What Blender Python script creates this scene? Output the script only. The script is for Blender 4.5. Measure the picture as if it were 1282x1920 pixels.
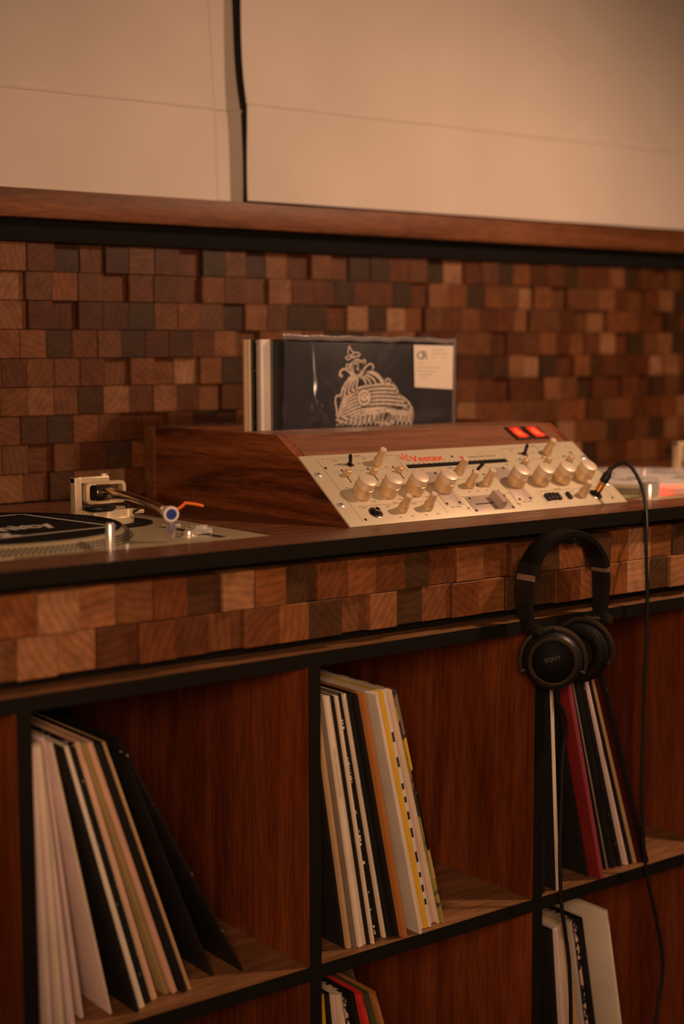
import bpy, bmesh, math, random
from mathutils import Vector, Matrix
for o in list(bpy.data.objects): bpy.data.objects.remove(o, do_unlink=True)
S = bpy.context.scene
COL = S.collection
random.seed(7)
PI = math.pi

# ---------------------------------------------------------------- camera
cam_d = bpy.data.cameras.new('camera'); cam = bpy.data.objects.new('camera', cam_d); COL.objects.link(cam)
YAW, PIT, ROL = 0.64769, -0.10687, -0.0035057
f_ = Vector((math.sin(YAW)*math.cos(PIT), math.cos(YAW)*math.cos(PIT), math.sin(PIT)))
r_ = f_.cross(Vector((0, 0, 1))).normalized(); u_ = r_.cross(f_)
r2 = r_*math.cos(ROL) + u_*math.sin(ROL); u2 = u_*math.cos(ROL) - r_*math.sin(ROL)
M = Matrix((r2, u2, -f_)).transposed().to_4x4()
M.translation = Vector((-1.09326, -1.32861, 0.20909)); cam.matrix_world = M
cam_d.sensor_fit = 'VERTICAL'; cam_d.sensor_height = 36; cam_d.sensor_width = 24
cam_d.lens = 2844.0/1920*36
cam_d.dof.use_dof = True; cam_d.dof.focus_distance = 1.84; cam_d.dof.aperture_fstop = 2.3
cam_d.clip_start = .05
S.camera = cam
# ---------------------------------------------------------------- world, lamps, exposure
wd = bpy.data.worlds.new('room_ambience'); S.world = wd; wd.use_nodes = True
wd.node_tree.nodes['Background'].inputs[0].default_value = (1.0, .50, .24, 1)
wd.node_tree.nodes['Background'].inputs[1].default_value = 0.03
def lamp(name, loc, power, radius, color, kind='POINT'):
    l = bpy.data.lights.new(name, kind); l.energy = power; l.shadow_soft_size = radius; l.color = color
    o = bpy.data.objects.new(name, l); o.location = loc; COL.objects.link(o); return o
WARM = (1.0, .585, .365)
pb = lamp('shaded_pendant', (.85, -.47, .88), 46, .04, WARM, 'SPOT')
pb.data.spot_size = math.radians(128); pb.data.spot_blend = 1.0
pb.rotation_euler = (Vector((.46, .28, -.2))-pb.location).to_track_quat('-Z', 'Y').to_euler()
sp = lamp('shaded_floor_lamp', (-1.35, -1.72, .44), 116, .24, (1.0, .56, .33), 'SPOT')
sp.data.spot_size = math.radians(52); sp.data.spot_blend = .65
sp.rotation_euler = (Vector((.20, .1, .10))-sp.location).to_track_quat('-Z', 'Y').to_euler()
S.view_settings.view_transform = 'Standard'; S.view_settings.look = 'None'
S.view_settings.exposure = 0.0; S.view_settings.gamma = 1.0; S.view_settings.use_curve_mapping = False

# ---------------------------------------------------------------- materials
def newmat(name):
    m = bpy.data.materials.new(name); m.use_nodes = True
    nt = m.node_tree; b = nt.nodes['Principled BSDF']; return m, nt, b
def N(nt, t, **kw):
    n = nt.nodes.new(t)
    for k, v in kw.items():
        if k in n.inputs.keys(): n.inputs[k].default_value = v
        else: setattr(n, k, v)
    return n
def plain(name, c, rough=.5, metal=0., bump=0., bscale=400., spec=.5, coat=0.):
    m, nt, b = newmat(name)
    b.inputs['Base Color'].default_value = (*c, 1); b.inputs['Roughness'].default_value = rough
    b.inputs['Metallic'].default_value = metal; b.inputs['Specular IOR Level'].default_value = spec
    b.inputs['Coat Weight'].default_value = coat
    if bump:
        tc = N(nt, 'ShaderNodeTexCoord'); n = N(nt, 'ShaderNodeTexNoise'); n.inputs['Scale'].default_value = bscale
        bp = N(nt, 'ShaderNodeBump'); bp.inputs['Strength'].default_value = bump; bp.inputs['Distance'].default_value = .001
        nt.links.new(tc.outputs['Object'], n.inputs['Vector']); nt.links.new(n.outputs[0], bp.inputs['Height'])
        nt.links.new(bp.outputs[0], b.inputs['Normal'])
    return m
def ramp(nt, stops):
    r = N(nt, 'ShaderNodeValToRGB'); e = r.color_ramp.elements
    while len(e) < len(stops): e.new(.5)
    for x, (p, c) in zip(e, stops): x.position = p; x.color = (*c, 1)
    return r
def wood(name, dark, mid, light, stretch=(2, 40, 40), rough=.45, rand=0., randoff=True, coat=0., spec=.4, contrast=(.3, .5, .72)):
    m, nt, b = newmat(name); L = nt.links.new
    tc = N(nt, 'ShaderNodeTexCoord'); mp = N(nt, 'ShaderNodeMapping'); mp.inputs['Scale'].default_value = stretch
    L(tc.outputs['Object'], mp.inputs['Vector'])
    oi = N(nt, 'ShaderNodeObjectInfo')
    vec = mp.outputs[0]
    if randoff:
        ml = N(nt, 'ShaderNodeMath', operation='MULTIPLY'); ml.inputs[1].default_value = 57.; L(oi.outputs['Random'], ml.inputs[0])
        ad = N(nt, 'ShaderNodeVectorMath', operation='ADD'); L(vec, ad.inputs[0]); L(ml.outputs[0], ad.inputs[1]); vec = ad.outputs[0]
    n1 = N(nt, 'ShaderNodeTexNoise'); n1.inputs['Scale'].default_value = 1.; n1.inputs['Detail'].default_value = 6; n1.inputs['Roughness'].default_value = .62; n1.inputs['Distortion'].default_value = .6
    L(vec, n1.inputs['Vector'])
    rp = ramp(nt, [(contrast[0], dark), (contrast[1], mid), (contrast[2], light)]); L(n1.outputs[0], rp.inputs[0])
    n2 = N(nt, 'ShaderNodeTexNoise'); n2.inputs['Scale'].default_value = 9.; n2.inputs['Detail'].default_value = 3; L(vec, n2.inputs['Vector'])
    mr = N(nt, 'ShaderNodeMapRange'); mr.inputs[1].default_value = .35; mr.inputs[2].default_value = .6; mr.inputs[3].default_value = .72; mr.inputs[4].default_value = 1.08
    L(n2.outputs[0], mr.inputs[0])
    mx = N(nt, 'ShaderNodeMix', data_type='RGBA', blend_type='MULTIPLY'); mx.inputs[0].default_value = 1
    L(rp.outputs[0], mx.inputs[6]); L(mr.outputs[0], mx.inputs[7]); out = mx.outputs[2]
    if rand:
        r2_ = N(nt, 'ShaderNodeMapRange'); r2_.inputs[3].default_value = 1-rand; r2_.inputs[4].default_value = 1+rand; L(oi.outputs['Random'], r2_.inputs[0])
        m2 = N(nt, 'ShaderNodeMix', data_type='RGBA', blend_type='MULTIPLY'); m2.inputs[0].default_value = 1
        L(out, m2.inputs[6]); L(r2_.outputs[0], m2.inputs[7]); out = m2.outputs[2]
    L(out, b.inputs['Base Color']); b.inputs['Roughness'].default_value = rough; b.inputs['Specular IOR Level'].default_value = spec; b.inputs['Coat Weight'].default_value = coat
    bp = N(nt, 'ShaderNodeBump'); bp.inputs['Strength'].default_value = .12; bp.inputs['Distance'].default_value = .0006
    L(n2.outputs[0], bp.inputs['Height']); L(bp.outputs[0], b.inputs['Normal'])
    return m
def tile_wood(name, gain=1.0):
    # end grain blocks: every block has its own tone, ring centre and ring tilt
    m, nt, b = newmat(name); L = nt.links.new
    tc = N(nt, 'ShaderNodeTexCoord'); oi = N(nt, 'ShaderNodeObjectInfo')
    wn = N(nt, 'ShaderNodeTexWhiteNoise', noise_dimensions='1D'); L(oi.outputs['Random'], wn.inputs['W'])
    sb = N(nt, 'ShaderNodeVectorMath', operation='SUBTRACT'); L(wn.outputs['Color'], sb.inputs[0]); sb.inputs[1].default_value = (.5, .5, .5)
    sc = N(nt, 'ShaderNodeVectorMath', operation='MULTIPLY'); L(sb.outputs[0], sc.inputs[0]); sc.inputs[1].default_value = (.6, 0.3, .6)
    ad = N(nt, 'ShaderNodeVectorMath', operation='ADD'); L(tc.outputs['Object'], ad.inputs[0]); L(sc.outputs[0], ad.inputs[1])
    wv = N(nt, 'ShaderNodeTexWave', wave_type='RINGS', rings_direction='Y'); wv.inputs['Scale'].default_value = 34; wv.inputs['Distortion'].default_value = 3.2; wv.inputs['Detail'].default_value = 2.5; wv.inputs['Detail Scale'].default_value = 1.6
    L(ad.outputs[0], wv.inputs['Vector'])
    mp = N(nt, 'ShaderNodeMapping'); mp.inputs['Scale'].default_value = (1, 1, 1); L(ad.outputs[0], mp.inputs[0])
    n2 = N(nt, 'ShaderNodeTexNoise'); n2.inputs['Scale'].default_value = 60; n2.inputs['Detail'].default_value = 5; L(mp.outputs[0], n2.inputs[0])
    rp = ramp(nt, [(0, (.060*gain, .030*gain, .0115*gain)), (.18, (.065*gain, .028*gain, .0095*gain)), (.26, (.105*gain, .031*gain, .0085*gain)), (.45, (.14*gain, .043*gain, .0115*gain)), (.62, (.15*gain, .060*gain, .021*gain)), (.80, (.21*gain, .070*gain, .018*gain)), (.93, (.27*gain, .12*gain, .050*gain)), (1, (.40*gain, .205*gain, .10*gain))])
    w2 = N(nt, 'ShaderNodeTexWhiteNoise', noise_dimensions='1D')
    a1 = N(nt, 'ShaderNodeMath', operation='ADD'); a1.inputs[1].default_value = 3.7; L(oi.outputs['Random'], a1.inputs[0]); L(a1.outputs[0], w2.inputs['W'])
    L(w2.outputs['Value'], rp.inputs[0])
    m1 = N(nt, 'ShaderNodeMapRange'); m1.inputs[3].default_value = .84; m1.inputs[4].default_value = 1.09; L(wv.outputs['Fac'], m1.inputs[0])
    m2 = N(nt, 'ShaderNodeMapRange'); m2.inputs[1].default_value = .3; m2.inputs[2].default_value = .7; m2.inputs[3].default_value = .75; m2.inputs[4].default_value = 1.2; L(n2.outputs[0], m2.inputs[0])
    mm = N(nt, 'ShaderNodeMath', operation='MULTIPLY'); L(m1.outputs[0], mm.inputs[0]); L(m2.outputs[0], mm.inputs[1])
    mx = N(nt, 'ShaderNodeMix', data_type='RGBA', blend_type='MULTIPLY'); mx.inputs[0].default_value = 1; L(rp.outputs[0], mx.inputs[6]); L(mm.outputs[0], mx.inputs[7])
    L(mx.outputs[2], b.inputs['Base Color']); b.inputs['Roughness'].default_value = .5; b.inputs['Specular IOR Level'].default_value = .35
    return m
def paper(name, c, rough=.6, speck=None, amount=.62, var=.12, sscale=(180, 180, 60)):
    m, nt, b = newmat(name); L = nt.links.new
    tc = N(nt, 'ShaderNodeTexCoord'); n = N(nt, 'ShaderNodeTexNoise'); n.inputs['Scale'].default_value = 14; n.inputs['Detail'].default_value = 5
    L(tc.outputs['Object'], n.inputs[0])
    rp = ramp(nt, [(.3, tuple(x*(1-var) for x in c)), (.7, tuple(min(1, x*(1+var*.5)) for x in c))]); L(n.outputs[0], rp.inputs[0]); out = rp.outputs[0]
    if speck:
        mp = N(nt, 'ShaderNodeMapping'); mp.inputs['Scale'].default_value = sscale; L(tc.outputs['Object'], mp.inputs[0])
        n2 = N(nt, 'ShaderNodeTexNoise'); n2.inputs['Scale'].default_value = 1; n2.inputs['Detail'].default_value = 3; L(mp.outputs[0], n2.inputs[0])
        st = N(nt, 'ShaderNodeMapRange'); st.inputs[1].default_value = amount; st.inputs[2].default_value = amount+.03; L(n2.outputs[0], st.inputs[0])
        mx = N(nt, 'ShaderNodeMix', data_type='RGBA'); L(st.outputs[0], mx.inputs[0]); L(out, mx.inputs[6]); mx.inputs[7].default_value = (*speck, 1); out = mx.outputs[2]
    L(out, b.inputs['Base Color']); b.inputs['Roughness'].default_value = rough; b.inputs['Specular IOR Level'].default_value = .3
    return m
def glow(name, c, strength):
    m, nt, b = newmat(name); b.inputs['Base Color'].default_value = (*c, 1); b.inputs['Emission Color'].default_value = (*c, 1); b.inputs['Emission Strength'].default_value = strength
    return m
M_wall = plain('dark_wall_paint', (.02, .016, .013), .9)
M_floor = plain('dark_floor', (.05, .03, .02), .6)
M_black = plain('black_lacquer', (.0088, .0074, .0050), .65, bump=.15, bscale=90, spec=.12)
M_blackstrip = plain('black_recess_strip', (.010, .0095, .0085), .9, spec=.1)
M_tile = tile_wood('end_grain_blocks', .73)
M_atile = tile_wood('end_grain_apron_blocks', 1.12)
M_trim = wood('walnut_rail', (.085, .028, .009), (.175, .062, .021), (.245, .098, .038), (3, 26, 26), .5)
M_counter = wood('walnut_counter', (.10, .033, .013), (.185, .066, .025), (.25, .098, .042), (3, 55, 30), .38, spec=.35)
M_shelf = wood('walnut_shelf', (.12, .055, .020), (.235, .108, .042), (.34, .175, .078), (5, 60, 30), .5)
M_plank = wood('walnut_panel_plank', (.095, .019, .0048), (.19, .043, .0115), (.27, .070, .020), (40, 26, 2.2), .42, rand=.22)
M_core = wood('walnut_divider_core', (.06, .02, .008), (.11, .036, .014), (.16, .06, .025), (40, 26, 2.2), .5)
M_case = wood('mixer_case_walnut', (.045, .0105, .003), (.18, .047, .0125), (.29, .092, .026), (40, 3.2, 42), .33, spec=.4, contrast=(.36, .5, .66))
M_caset = wood('mixer_top_walnut', (.15, .058, .027), (.235, .094, .045), (.30, .13, .064), (3, 40, 90), .42)
M_face = plain('champagne_anodised', (.68, .60, .425), .42, .25, bump=.04, bscale=900)
M_gold = plain('champagne_knob_metal', (.72, .53, .31), .36, .4)
M_goldtop = plain('knob_top_metal', (.80, .66, .50), .40, .3)
M_plate = plain('pinkish_fader_plate', (.52, .42, .35), .42, .3)
M_chrome = plain('bright_nickel', (.78, .74, .68), .24, .6)
M_steel = plain('turntable_silver', (.43, .365, .225), .42, .25, bump=.03, bscale=600)
M_cream = plain('tonearm_cream_metal', (.80, .66, .43), .38, .45)
M_dsteel = plain('dark_steel', (.20, .165, .13), .25, .95)
M_tube = plain('tonearm_tube_metal', (.34, .24, .17), .22, 1.0)
M_rubber = plain('black_rubber', (.010, .009, .008), .5, spec=.35)
M_gloss = plain('black_gloss', (.006, .0055, .005), .35, spec=.25)
M_hole = plain('dark_recess', (.012, .010, .008), .8, spec=.1)
M_ink = plain('dark_ink', (.10, .085, .065), .6)
M_inkb = plain('black_ink', (.03, .026, .022), .6)
M_inkg = plain('grey_rule_ink', (.36, .32, .27), .6)
M_inkm = plain('model_grey_ink', (.50, .42, .30), .6)
M_red = plain('red_print', (.72, .05, .025), .5)
M_redled = plain('dark_red_led', (.12, .008, .01), .25)
M_green = plain('green_print', (.11, .12, .06), .5)
M_orange = plain('orange_plastic', (.95, .22, .03), .35)
M_blue = plain('blue_plastic', (.02, .055, .30), .35)
M_white = plain('white_plastic', (.82, .78, .72), .35)
M_brass = plain('gold_plated', (.95, .60, .18), .2, 1.0)
M_mat = plain('black_felt', (.013, .011, .010), .95, bump=.3, bscale=700, spec=.1)
M_matw = plain('pale_slipmat', (.62, .58, .56), .9, bump=.2, bscale=700, spec=.1)
M_print = plain('pale_print', (.70, .63, .52), .8)
M_printg = plain('grey_print', (.22, .20, .19), .8)
M_dot = plain('strobe_dot_dark', (.03, .025, .018), .5)
M_bronze = plain('bronze_trim_ring', (.085, .062, .038), .32, .7)
M_hp = plain('headphone_black', (.011, .010, .0085), .42, spec=.4)
M_pad = plain('pleather_pad', (.0080, .0070, .0060), .6, bump=.25, bscale=160, spec=.10)
M_cupface = plain('cup_face_black', (.0035, .003, .0026), .5, spec=.05)
M_slider = plain('slider_metal', (.34, .235, .17), .4, .5)
M_hpl = plain('faint_grey_print', (.016, .014, .012), .5)

# ---------------------------------------------------------------- mesh building
class MB:
    def __init__(s): s.v = []; s.f = []; s.mi = []; s.m = 0
    def add(s, vs, fs):
        o = len(s.v); s.v += [tuple(v) for v in vs]
        for f in fs: s.f.append([i+o for i in f]); s.mi.append(s.m)
        return s
    def box(s, x0, x1, y0, y1, z0, z1):
        vs = [(x0,y0,z0),(x1,y0,z0),(x1,y1,z0),(x0,y1,z0),(x0,y0,z1),(x1,y0,z1),(x1,y1,z1),(x0,y1,z1)]
        return s.add(vs, [(0,3,2,1),(4,5,6,7),(0,1,5,4),(1,2,6,5),(2,3,7,6),(3,0,4,7)])
    def cbox(s, x0, x1, y0, y1, z0, z1, c):     # box with all edges chamfered by c
        b = bmesh.new()
        t = MB().box(x0, x1, y0, y1, z0, z1); vv = [b.verts.new(v) for v in t.v]
        for f in t.f: b.faces.new([vv[i] for i in f])
        bmesh.ops.bevel(b, geom=list(b.edges), offset=c, segments=2, affect='EDGES', profile=.5)
        b.verts.index_update()
        s.add([v.co[:] for v in b.verts], [[v.index for v in f.verts] for f in b.faces]); b.free(); return s
    def prism(s, poly, d0, d1, axis='x'):        # polygon swept along an axis
        n = len(poly)
        def P(a, d): return {'x': (d, a[0], a[1]), 'y': (a[0], d, a[1]), 'z': (a[0], a[1], d)}[axis]
        vs = [P(a, d0) for a in poly] + [P(a, d1) for a in poly]
        fs = [list(range(n))[::-1], list(range(n, 2*n))] + [(i, (i+1) % n, n+(i+1) % n, n+i) for i in range(n)]
        return s.add(vs, fs)
    def lathe(s, prof, seg=32, c=(0, 0, 0), axis=(0, 0, 1), a0=0., a1=2*PI, cap=True):
        ax = Vector(axis).normalized(); t = Vector((1, 0, 0)) if abs(ax.x) < .9 else Vector((0, 1, 0))
        e1 = (t - ax*t.dot(ax)).normalized(); e2 = ax.cross(e1); c = Vector(c)
        full = abs(a1-a0-2*PI) < 1e-6; ns = seg if full else seg+1
        vs = []; fs = []; m = len(prof)
        for i in range(ns):
            a = a0+(a1-a0)*i/seg
            for (r, z) in prof: vs.append(c+ax*z+(e1*math.cos(a)+e2*math.sin(a))*r)
        for i in range(seg):
            j = (i+1) % ns
            for k in range(m-1): fs.append((i*m+k, j*m+k, j*m+k+1, i*m+k+1))
        if full and cap:
            if prof[0][0] > 1e-6: fs.append([i*m for i in range(ns)][::-1])
            if prof[-1][0] > 1e-6: fs.append([i*m+m-1 for i in range(ns)])
        return s.add(vs, fs)
    def tube(s, pts, rad, seg=10, closed=False, flat=None):
        pts = [Vector(p) for p in pts]; n = len(pts); vs = []; fs = []
        rad = rad if isinstance(rad, (list, tuple)) else [rad]*n
        pn = None
        for i, p in enumerate(pts):
            d = (pts[min(i+1, n-1)] - pts[max(i-1, 0)]).normalized() if not closed else (pts[(i+1) % n]-pts[i-1]).normalized()
            if pn is None:
                t = Vector((0, 0, 1)) if abs(d.z) < .9 else Vector((0, 1, 0)); pn = (t-d*t.dot(d)).normalized()
            else: pn = (pn-d*pn.dot(d)).normalized()
            bn = d.cross(pn)
            for k in range(seg):
                a = 2*PI*k/seg; vs.append(p+(pn*math.cos(a)+bn*math.sin(a))*rad[i])
        for i in range(n if closed else n-1):
            for k in range(seg):
                fs.append((i*seg+k, i*seg+(k+1) % seg, ((i+1) % n)*seg+(k+1) % seg, ((i+1) % n)*seg+k))
        if not closed: fs += [list(range(seg))[::-1], list(range((n-1)*seg, n*seg))]
        return s.add(vs, fs)
    def band(s, pts, width_axis, w, th):         # flat strap swept along pts; width along width_axis
        pts = [Vector(p) for p in pts]; n = len(pts); wa = Vector(width_axis).normalized(); vs = []; fs = []
        for i, p in enumerate(pts):
            d = (pts[min(i+1, n-1)]-pts[max(i-1, 0)]).normalized(); nn = d.cross(wa).normalized()
            ww = w[i] if isinstance(w, list) else w; tt = th[i] if isinstance(th, list) else th
            for (a, b) in ((-.5, -.3), (-.36, -.5), (.36, -.5), (.5, -.3), (.5, .3), (.36, .5), (-.36, .5), (-.5, .3)): vs.append(p+wa*ww*a+nn*tt*b)
        m = 8
        for i in range(n-1):
            for k in range(m): fs.append((i*m+k, i*m+(k+1) % m, (i+1)*m+(k+1) % m, (i+1)*m+k))
        fs += [list(range(m))[::-1], list(range((n-1)*m, n*m))]
        return s.add(vs, fs)
    def xform(s, Mx, start=0):
        for i in range(start, len(s.v)): s.v[i] = tuple(Mx @ Vector(s.v[i]))
        return s
    def mesh(s, name, mats, smooth=35):
        me = bpy.data.meshes.new(name); me.from_pydata(s.v, [], s.f)
        for m in (mats if isinstance(mats, (list, tuple)) else [mats]): me.materials.append(m)
        me.polygons.foreach_set('material_index', s.mi)
        b = bmesh.new(); b.from_mesh(me); bmesh.ops.recalc_face_normals(b, faces=b.faces); b.to_mesh(me); b.free()
        if smooth:
            me.polygons.foreach_set('use_smooth', [True]*len(me.polygons)); me.set_sharp_from_angle(angle=math.radians(smooth))
        me.update(); return me
    def obj(s, name, mats, parent=None, loc=None, rot=None, smooth=35, **props):
        return link(name, s.mesh(name, mats, smooth), parent, loc, rot, **props)
def link(name, me, parent=None, loc=None, rot=None, **props):
    o = bpy.data.objects.new(name, me); COL.objects.link(o)
    if parent: o.parent = parent
    if loc is not None: o.location = loc
    if rot is not None: o.rotation_euler = rot
    for k, v in props.items(): o[k] = v
    return o
def thing(name, label, cat, loc=(0, 0, 0), rot=(0, 0, 0), group=None):
    o = bpy.data.objects.new(name, None); COL.objects.link(o); o.location = loc; o.rotation_euler = rot
    o.empty_display_size = .02; o['label'] = label; o['category'] = cat
    if group: o['group'] = group
    return o
def texts(name, items, mat, parent, ext=.00006, loc=None, rot=None, offset=0., **props):
    # items: (string, x, y, size, align, extra matrix or None); all words joined in one flat printed mesh
    tmp = []
    for (st, x, y, size, al, mx) in items:
        c = bpy.data.curves.new('t', 'FONT'); c.body = st; c.size = size; c.align_x = al; c.extrude = ext; c.resolution_u = 3; c.offset = offset
        o = bpy.data.objects.new('t', c); COL.objects.link(o); tmp.append((o, Matrix.Translation((x, y, 0)) @ (mx or Matrix())))
    dg = bpy.context.evaluated_depsgraph_get(); dg.update(); b = bmesh.new()
    for o, mx in tmp:
        me = bpy.data.meshes.new_from_object(o.evaluated_get(dg)); me.transform(mx); b.from_mesh(me); bpy.data.meshes.remove(me)
    me = bpy.data.meshes.new(name); b.to_mesh(me); b.free(); me.materials.clear(); me.materials.append(mat)
    me.polygons.foreach_set('material_index', [0]*len(me.polygons))
    for o, _ in tmp:
        c = o.data; bpy.data.objects.remove(o); bpy.data.curves.remove(c)
    return link(name, me, parent, loc, rot, **props)
def clonetree(o, parent=None, loc=None):
    c = o.copy(); COL.objects.link(c)
    if parent: c.parent = parent
    if loc is not None: c.location = loc
    for ch in o.children: clonetree(ch, c)
    return c

# ================================================================ SETTING
MB().box(-2.2, 2.8, -2.4, .80, -1.0, -.95).obj('floor', M_floor, kind='structure')
wall = MB().box(-2.2, 2.8, .625, .80, -.95, 1.7).obj('wall_back', M_wall, kind='structure')
T = .0394
def tile_mesh(w, h, d, name, mat):
    m = MB(); c = .0005
    x, z = w/2-.0004, h/2-.0004
    front = [(-x+c, 0, -z+c), (x-c, 0, -z+c), (x-c, 0, z-c), (-x+c, 0, z-c)]
    mid = [(-x, c, -z), (x, c, -z), (x, c, z), (-x, c, z)]
    back = [(-x, d, -z), (x, d, -z), (x, d, z), (-x, d, z)]
    fs = [(0, 1, 2, 3)] + [(i, 4+i, 4+(i+1) % 4, (i+1) % 4) for i in range(4)] + [(4+i, 8+i, 8+(i+1) % 4, 4+(i+1) % 4) for i in range(4)] + [(8, 9, 10, 11)]
    m.add(front+mid+back, fs); return m.mesh(name, mat, 0)
tms = [tile_mesh(w, T, .045, 'wood_tile', M_tile) for w in (.0372, .0394, .0416)]
tw = (.0372, .0394, .0416)
rt = random.Random(21); far = MB(); ncount = 0
for row in range(9):
    z = .0011+T*(row+.5); x = -.262+rt.uniform(-.012, .012)
    while x < 1.42:
        k = rt.choice((0, 1, 1, 2)); w = tw[k]; yy = .591+rt.choice((-.0012, -.0006, 0, 0, 0, .0, .0006, .0010, .0065, .0085, .0100))+rt.uniform(-.0008, .0008)
        if x < 1.03:
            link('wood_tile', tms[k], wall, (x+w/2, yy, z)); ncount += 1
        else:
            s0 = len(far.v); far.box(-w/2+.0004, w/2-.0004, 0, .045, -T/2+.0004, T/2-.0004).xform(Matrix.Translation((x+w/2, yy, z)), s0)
        x += w
# the farther blocks keep the same look; random tone comes from per-island noise
def island_tiles(name):
    m = M_tile.copy(); m.name = name; nt = m.node_tree
    g = nt.nodes.new('ShaderNodeNewGeometry')
    for n in list(nt.nodes):
        if n.type == 'OBJECT_INFO':
            for l in list(n.outputs['Random'].links): nt.links.new(g.outputs['Random Per Island'], l.to_socket)
    return m
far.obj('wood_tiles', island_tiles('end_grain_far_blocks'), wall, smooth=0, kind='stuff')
# black recess strip above the blocks and walnut rail
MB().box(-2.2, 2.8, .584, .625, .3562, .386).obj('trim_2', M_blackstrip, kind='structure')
MB().cbox(-2.2, 2.8, .5609, .625, .386, .4242, .0012).obj('trim_1', M_trim, kind='structure')

# ---------------------------------------------------------------- blinds
def fabric(name):
    m, nt, b = newmat(name); L = nt.links.new
    tc = N(nt, 'ShaderNodeTexCoord'); mp = N(nt, 'ShaderNodeMapping'); mp.inputs['Scale'].default_value = (900, 900, 900); L(tc.outputs['Object'], mp.inputs[0])
    n = N(nt, 'ShaderNodeTexNoise'); n.inputs['Scale'].default_value = 1; L(mp.outputs[0], n.inputs[0])
    n3 = N(nt, 'ShaderNodeTexNoise'); n3.inputs['Scale'].default_value = 5; L(tc.outputs['Object'], n3.inputs[0])
    rp = ramp(nt, [(.3, (.615, .555, .485)), (.7, (.68, .615, .54))]); L(n3.outputs[0], rp.inputs[0]); L(rp.outputs[0], b.inputs['Base Color'])
    bp = N(nt, 'ShaderNodeBump'); bp.inputs['Strength'].default_value = .25; bp.inputs['Distance'].default_value = .0006; L(n.outputs[0], bp.inputs['Height']); L(bp.outputs[0], b.inputs['Normal'])
    b.inputs['Roughness'].default_value = .92; b.inputs['Sheen Weight'].default_value = .15; b.inputs['Specular IOR Level'].default_value = .1
    return m
M_fab = fabric('cream_blind_cloth'); M_thread = plain('seam_thread', (.66, .60, .53), .9)
def sm(t): t = max(0, min(1, t)); return t*t*(3-2*t)
def blind(x0, x1, edge, zh, z1, seed, label, foldx=None, dy=0.):
    root = thing('roman_blind', label, 'blind', ((x0+x1)/2, .583+dy, .4262))
    rr = random.Random(seed); waves = [(rr.uniform(6, 30), rr.uniform(0, 6), rr.uniform(.0002, .0007)) for _ in range(6)]
    puck = [(rr.uniform(x0, x1), rr.uniform(.010, .035), rr.uniform(-1, 1)) for _ in range(46)]
    def disp(x, z, low):
        d = sum(a*math.sin(k*x+p) for k, p, a in waves)
        for (px, w, s) in puck: d += .0026*s*math.exp(-((x-px)/w)**2)*math.exp(-abs(z-zh)/.035)
        if low: t = (zh-z)/(zh-.4262); y = -.004*t-.0128
        else:
            t = (z-zh); y = -.0125*math.exp(-t/.045)+.0016*math.exp(-(t/.005)**2)+.0035*min(t/.25, 1)
        de = abs(x-edge)
        d += -.0020*math.exp(-(de/.018)**2)*math.exp(-((z-zh)/.07)**2)
        return y+d
    def sheet(za, zb, low, nx, nz, name):
        m = MB(); vs = []; fs = []
        for side in (0, .0022):
            for j in range(nz+1):
                q = j/nz; q = q if low else q**1.6
                z = za+(zb-za)*q
                for i in range(nx+1):
                    q2 = i/nx; x = x0+(x1-x0)*q2
                    ex = 0
                    if edge == x1 and q2 > .98: ex = -.0045*(1-math.exp(-((z-zh)/.07)**2))*(1 if not low else .1)+ .0012*math.sin(z*30)
                    if edge == x0 and q2 < .02: ex = .0045*(1-math.exp(-((z-zh)/.10)**2))*(1 if not low else .05)+ .0010*math.sin(z*25)
                    vs.append((x+ex-(x0+x1)/2, disp(x, z, low)+side, z-.4262))
        n1 = (nx+1)*(nz+1); I = lambda s, j, i: s*n1+j*(nx+1)+i
        for s in (0, 1):
            for j in range(nz):
                for i in range(nx): fs.append((I(s, j, i), I(s, j, i+1), I(s, j+1, i+1), I(s, j+1, i)))
        for j in range(nz):
            for i in (0, nx): fs.append((I(0, j, i), I(0, j+1, i), I(1, j+1, i), I(1, j, i)))
        for i in range(nx):
            for j in (0, nz): fs.append((I(0, j, i), I(1, j, i), I(1, j, i+1), I(0, j, i+1)))
        return m.add(vs, fs).obj(name, M_fab, root, smooth=70)
    sheet(zh, z1, False, 120, 40, 'upper_panel'); sheet(.4262, zh+.0006, True, 120, 12, 'hem_panel')
    m = MB()
    n = 60
    m.tube([(x0+(x1-x0)*i/n-(x0+x1)/2, disp(x0+(x1-x0)*i/n, zh, True)-.0004, zh-.4262+.0006) for i in range(n+1)], .0019, 8)
    m.obj('hem_seam', M_thread, root)
    if foldx:
        m = MB()
        for low in (False, True):
            zz = [zh-.002-(zh-.0025-.4262)*q/12 for q in range(13)] if low else [zh+.002+(z1-zh-.002)*(q/40)**1.6 for q in range(41)]
            vs = []
            for z in zz:
                for x in (foldx+.0012*math.sin(z*23), foldx+.004, (foldx+x1)/2, x1-.003-(.0045*(1-math.exp(-((z-zh)/.07)**2)) if not low else 0)): vs += [(x-(x0+x1)/2, disp(x, z, low)-.0007, z-.4262)]
            m.add(vs, [(4*a+b, 4*a+b+1, 4*a+b+5, 4*a+b+4) for a in range(len(zz)-1) for b in range(3)])
        m.obj('side_hem', M_fab, root)
    return root
blind(-1.4, .1694, .1694, .5575, 1.25, 3, 'left cream fabric roman blind, its right edge at the dark gap', foldx=.125, dy=.014)
blind(.1626, 2.4, .1626, .5655, 1.25, 5, 'right cream fabric roman blind above the walnut rail, right of the dark gap', dy=-.010)

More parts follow.
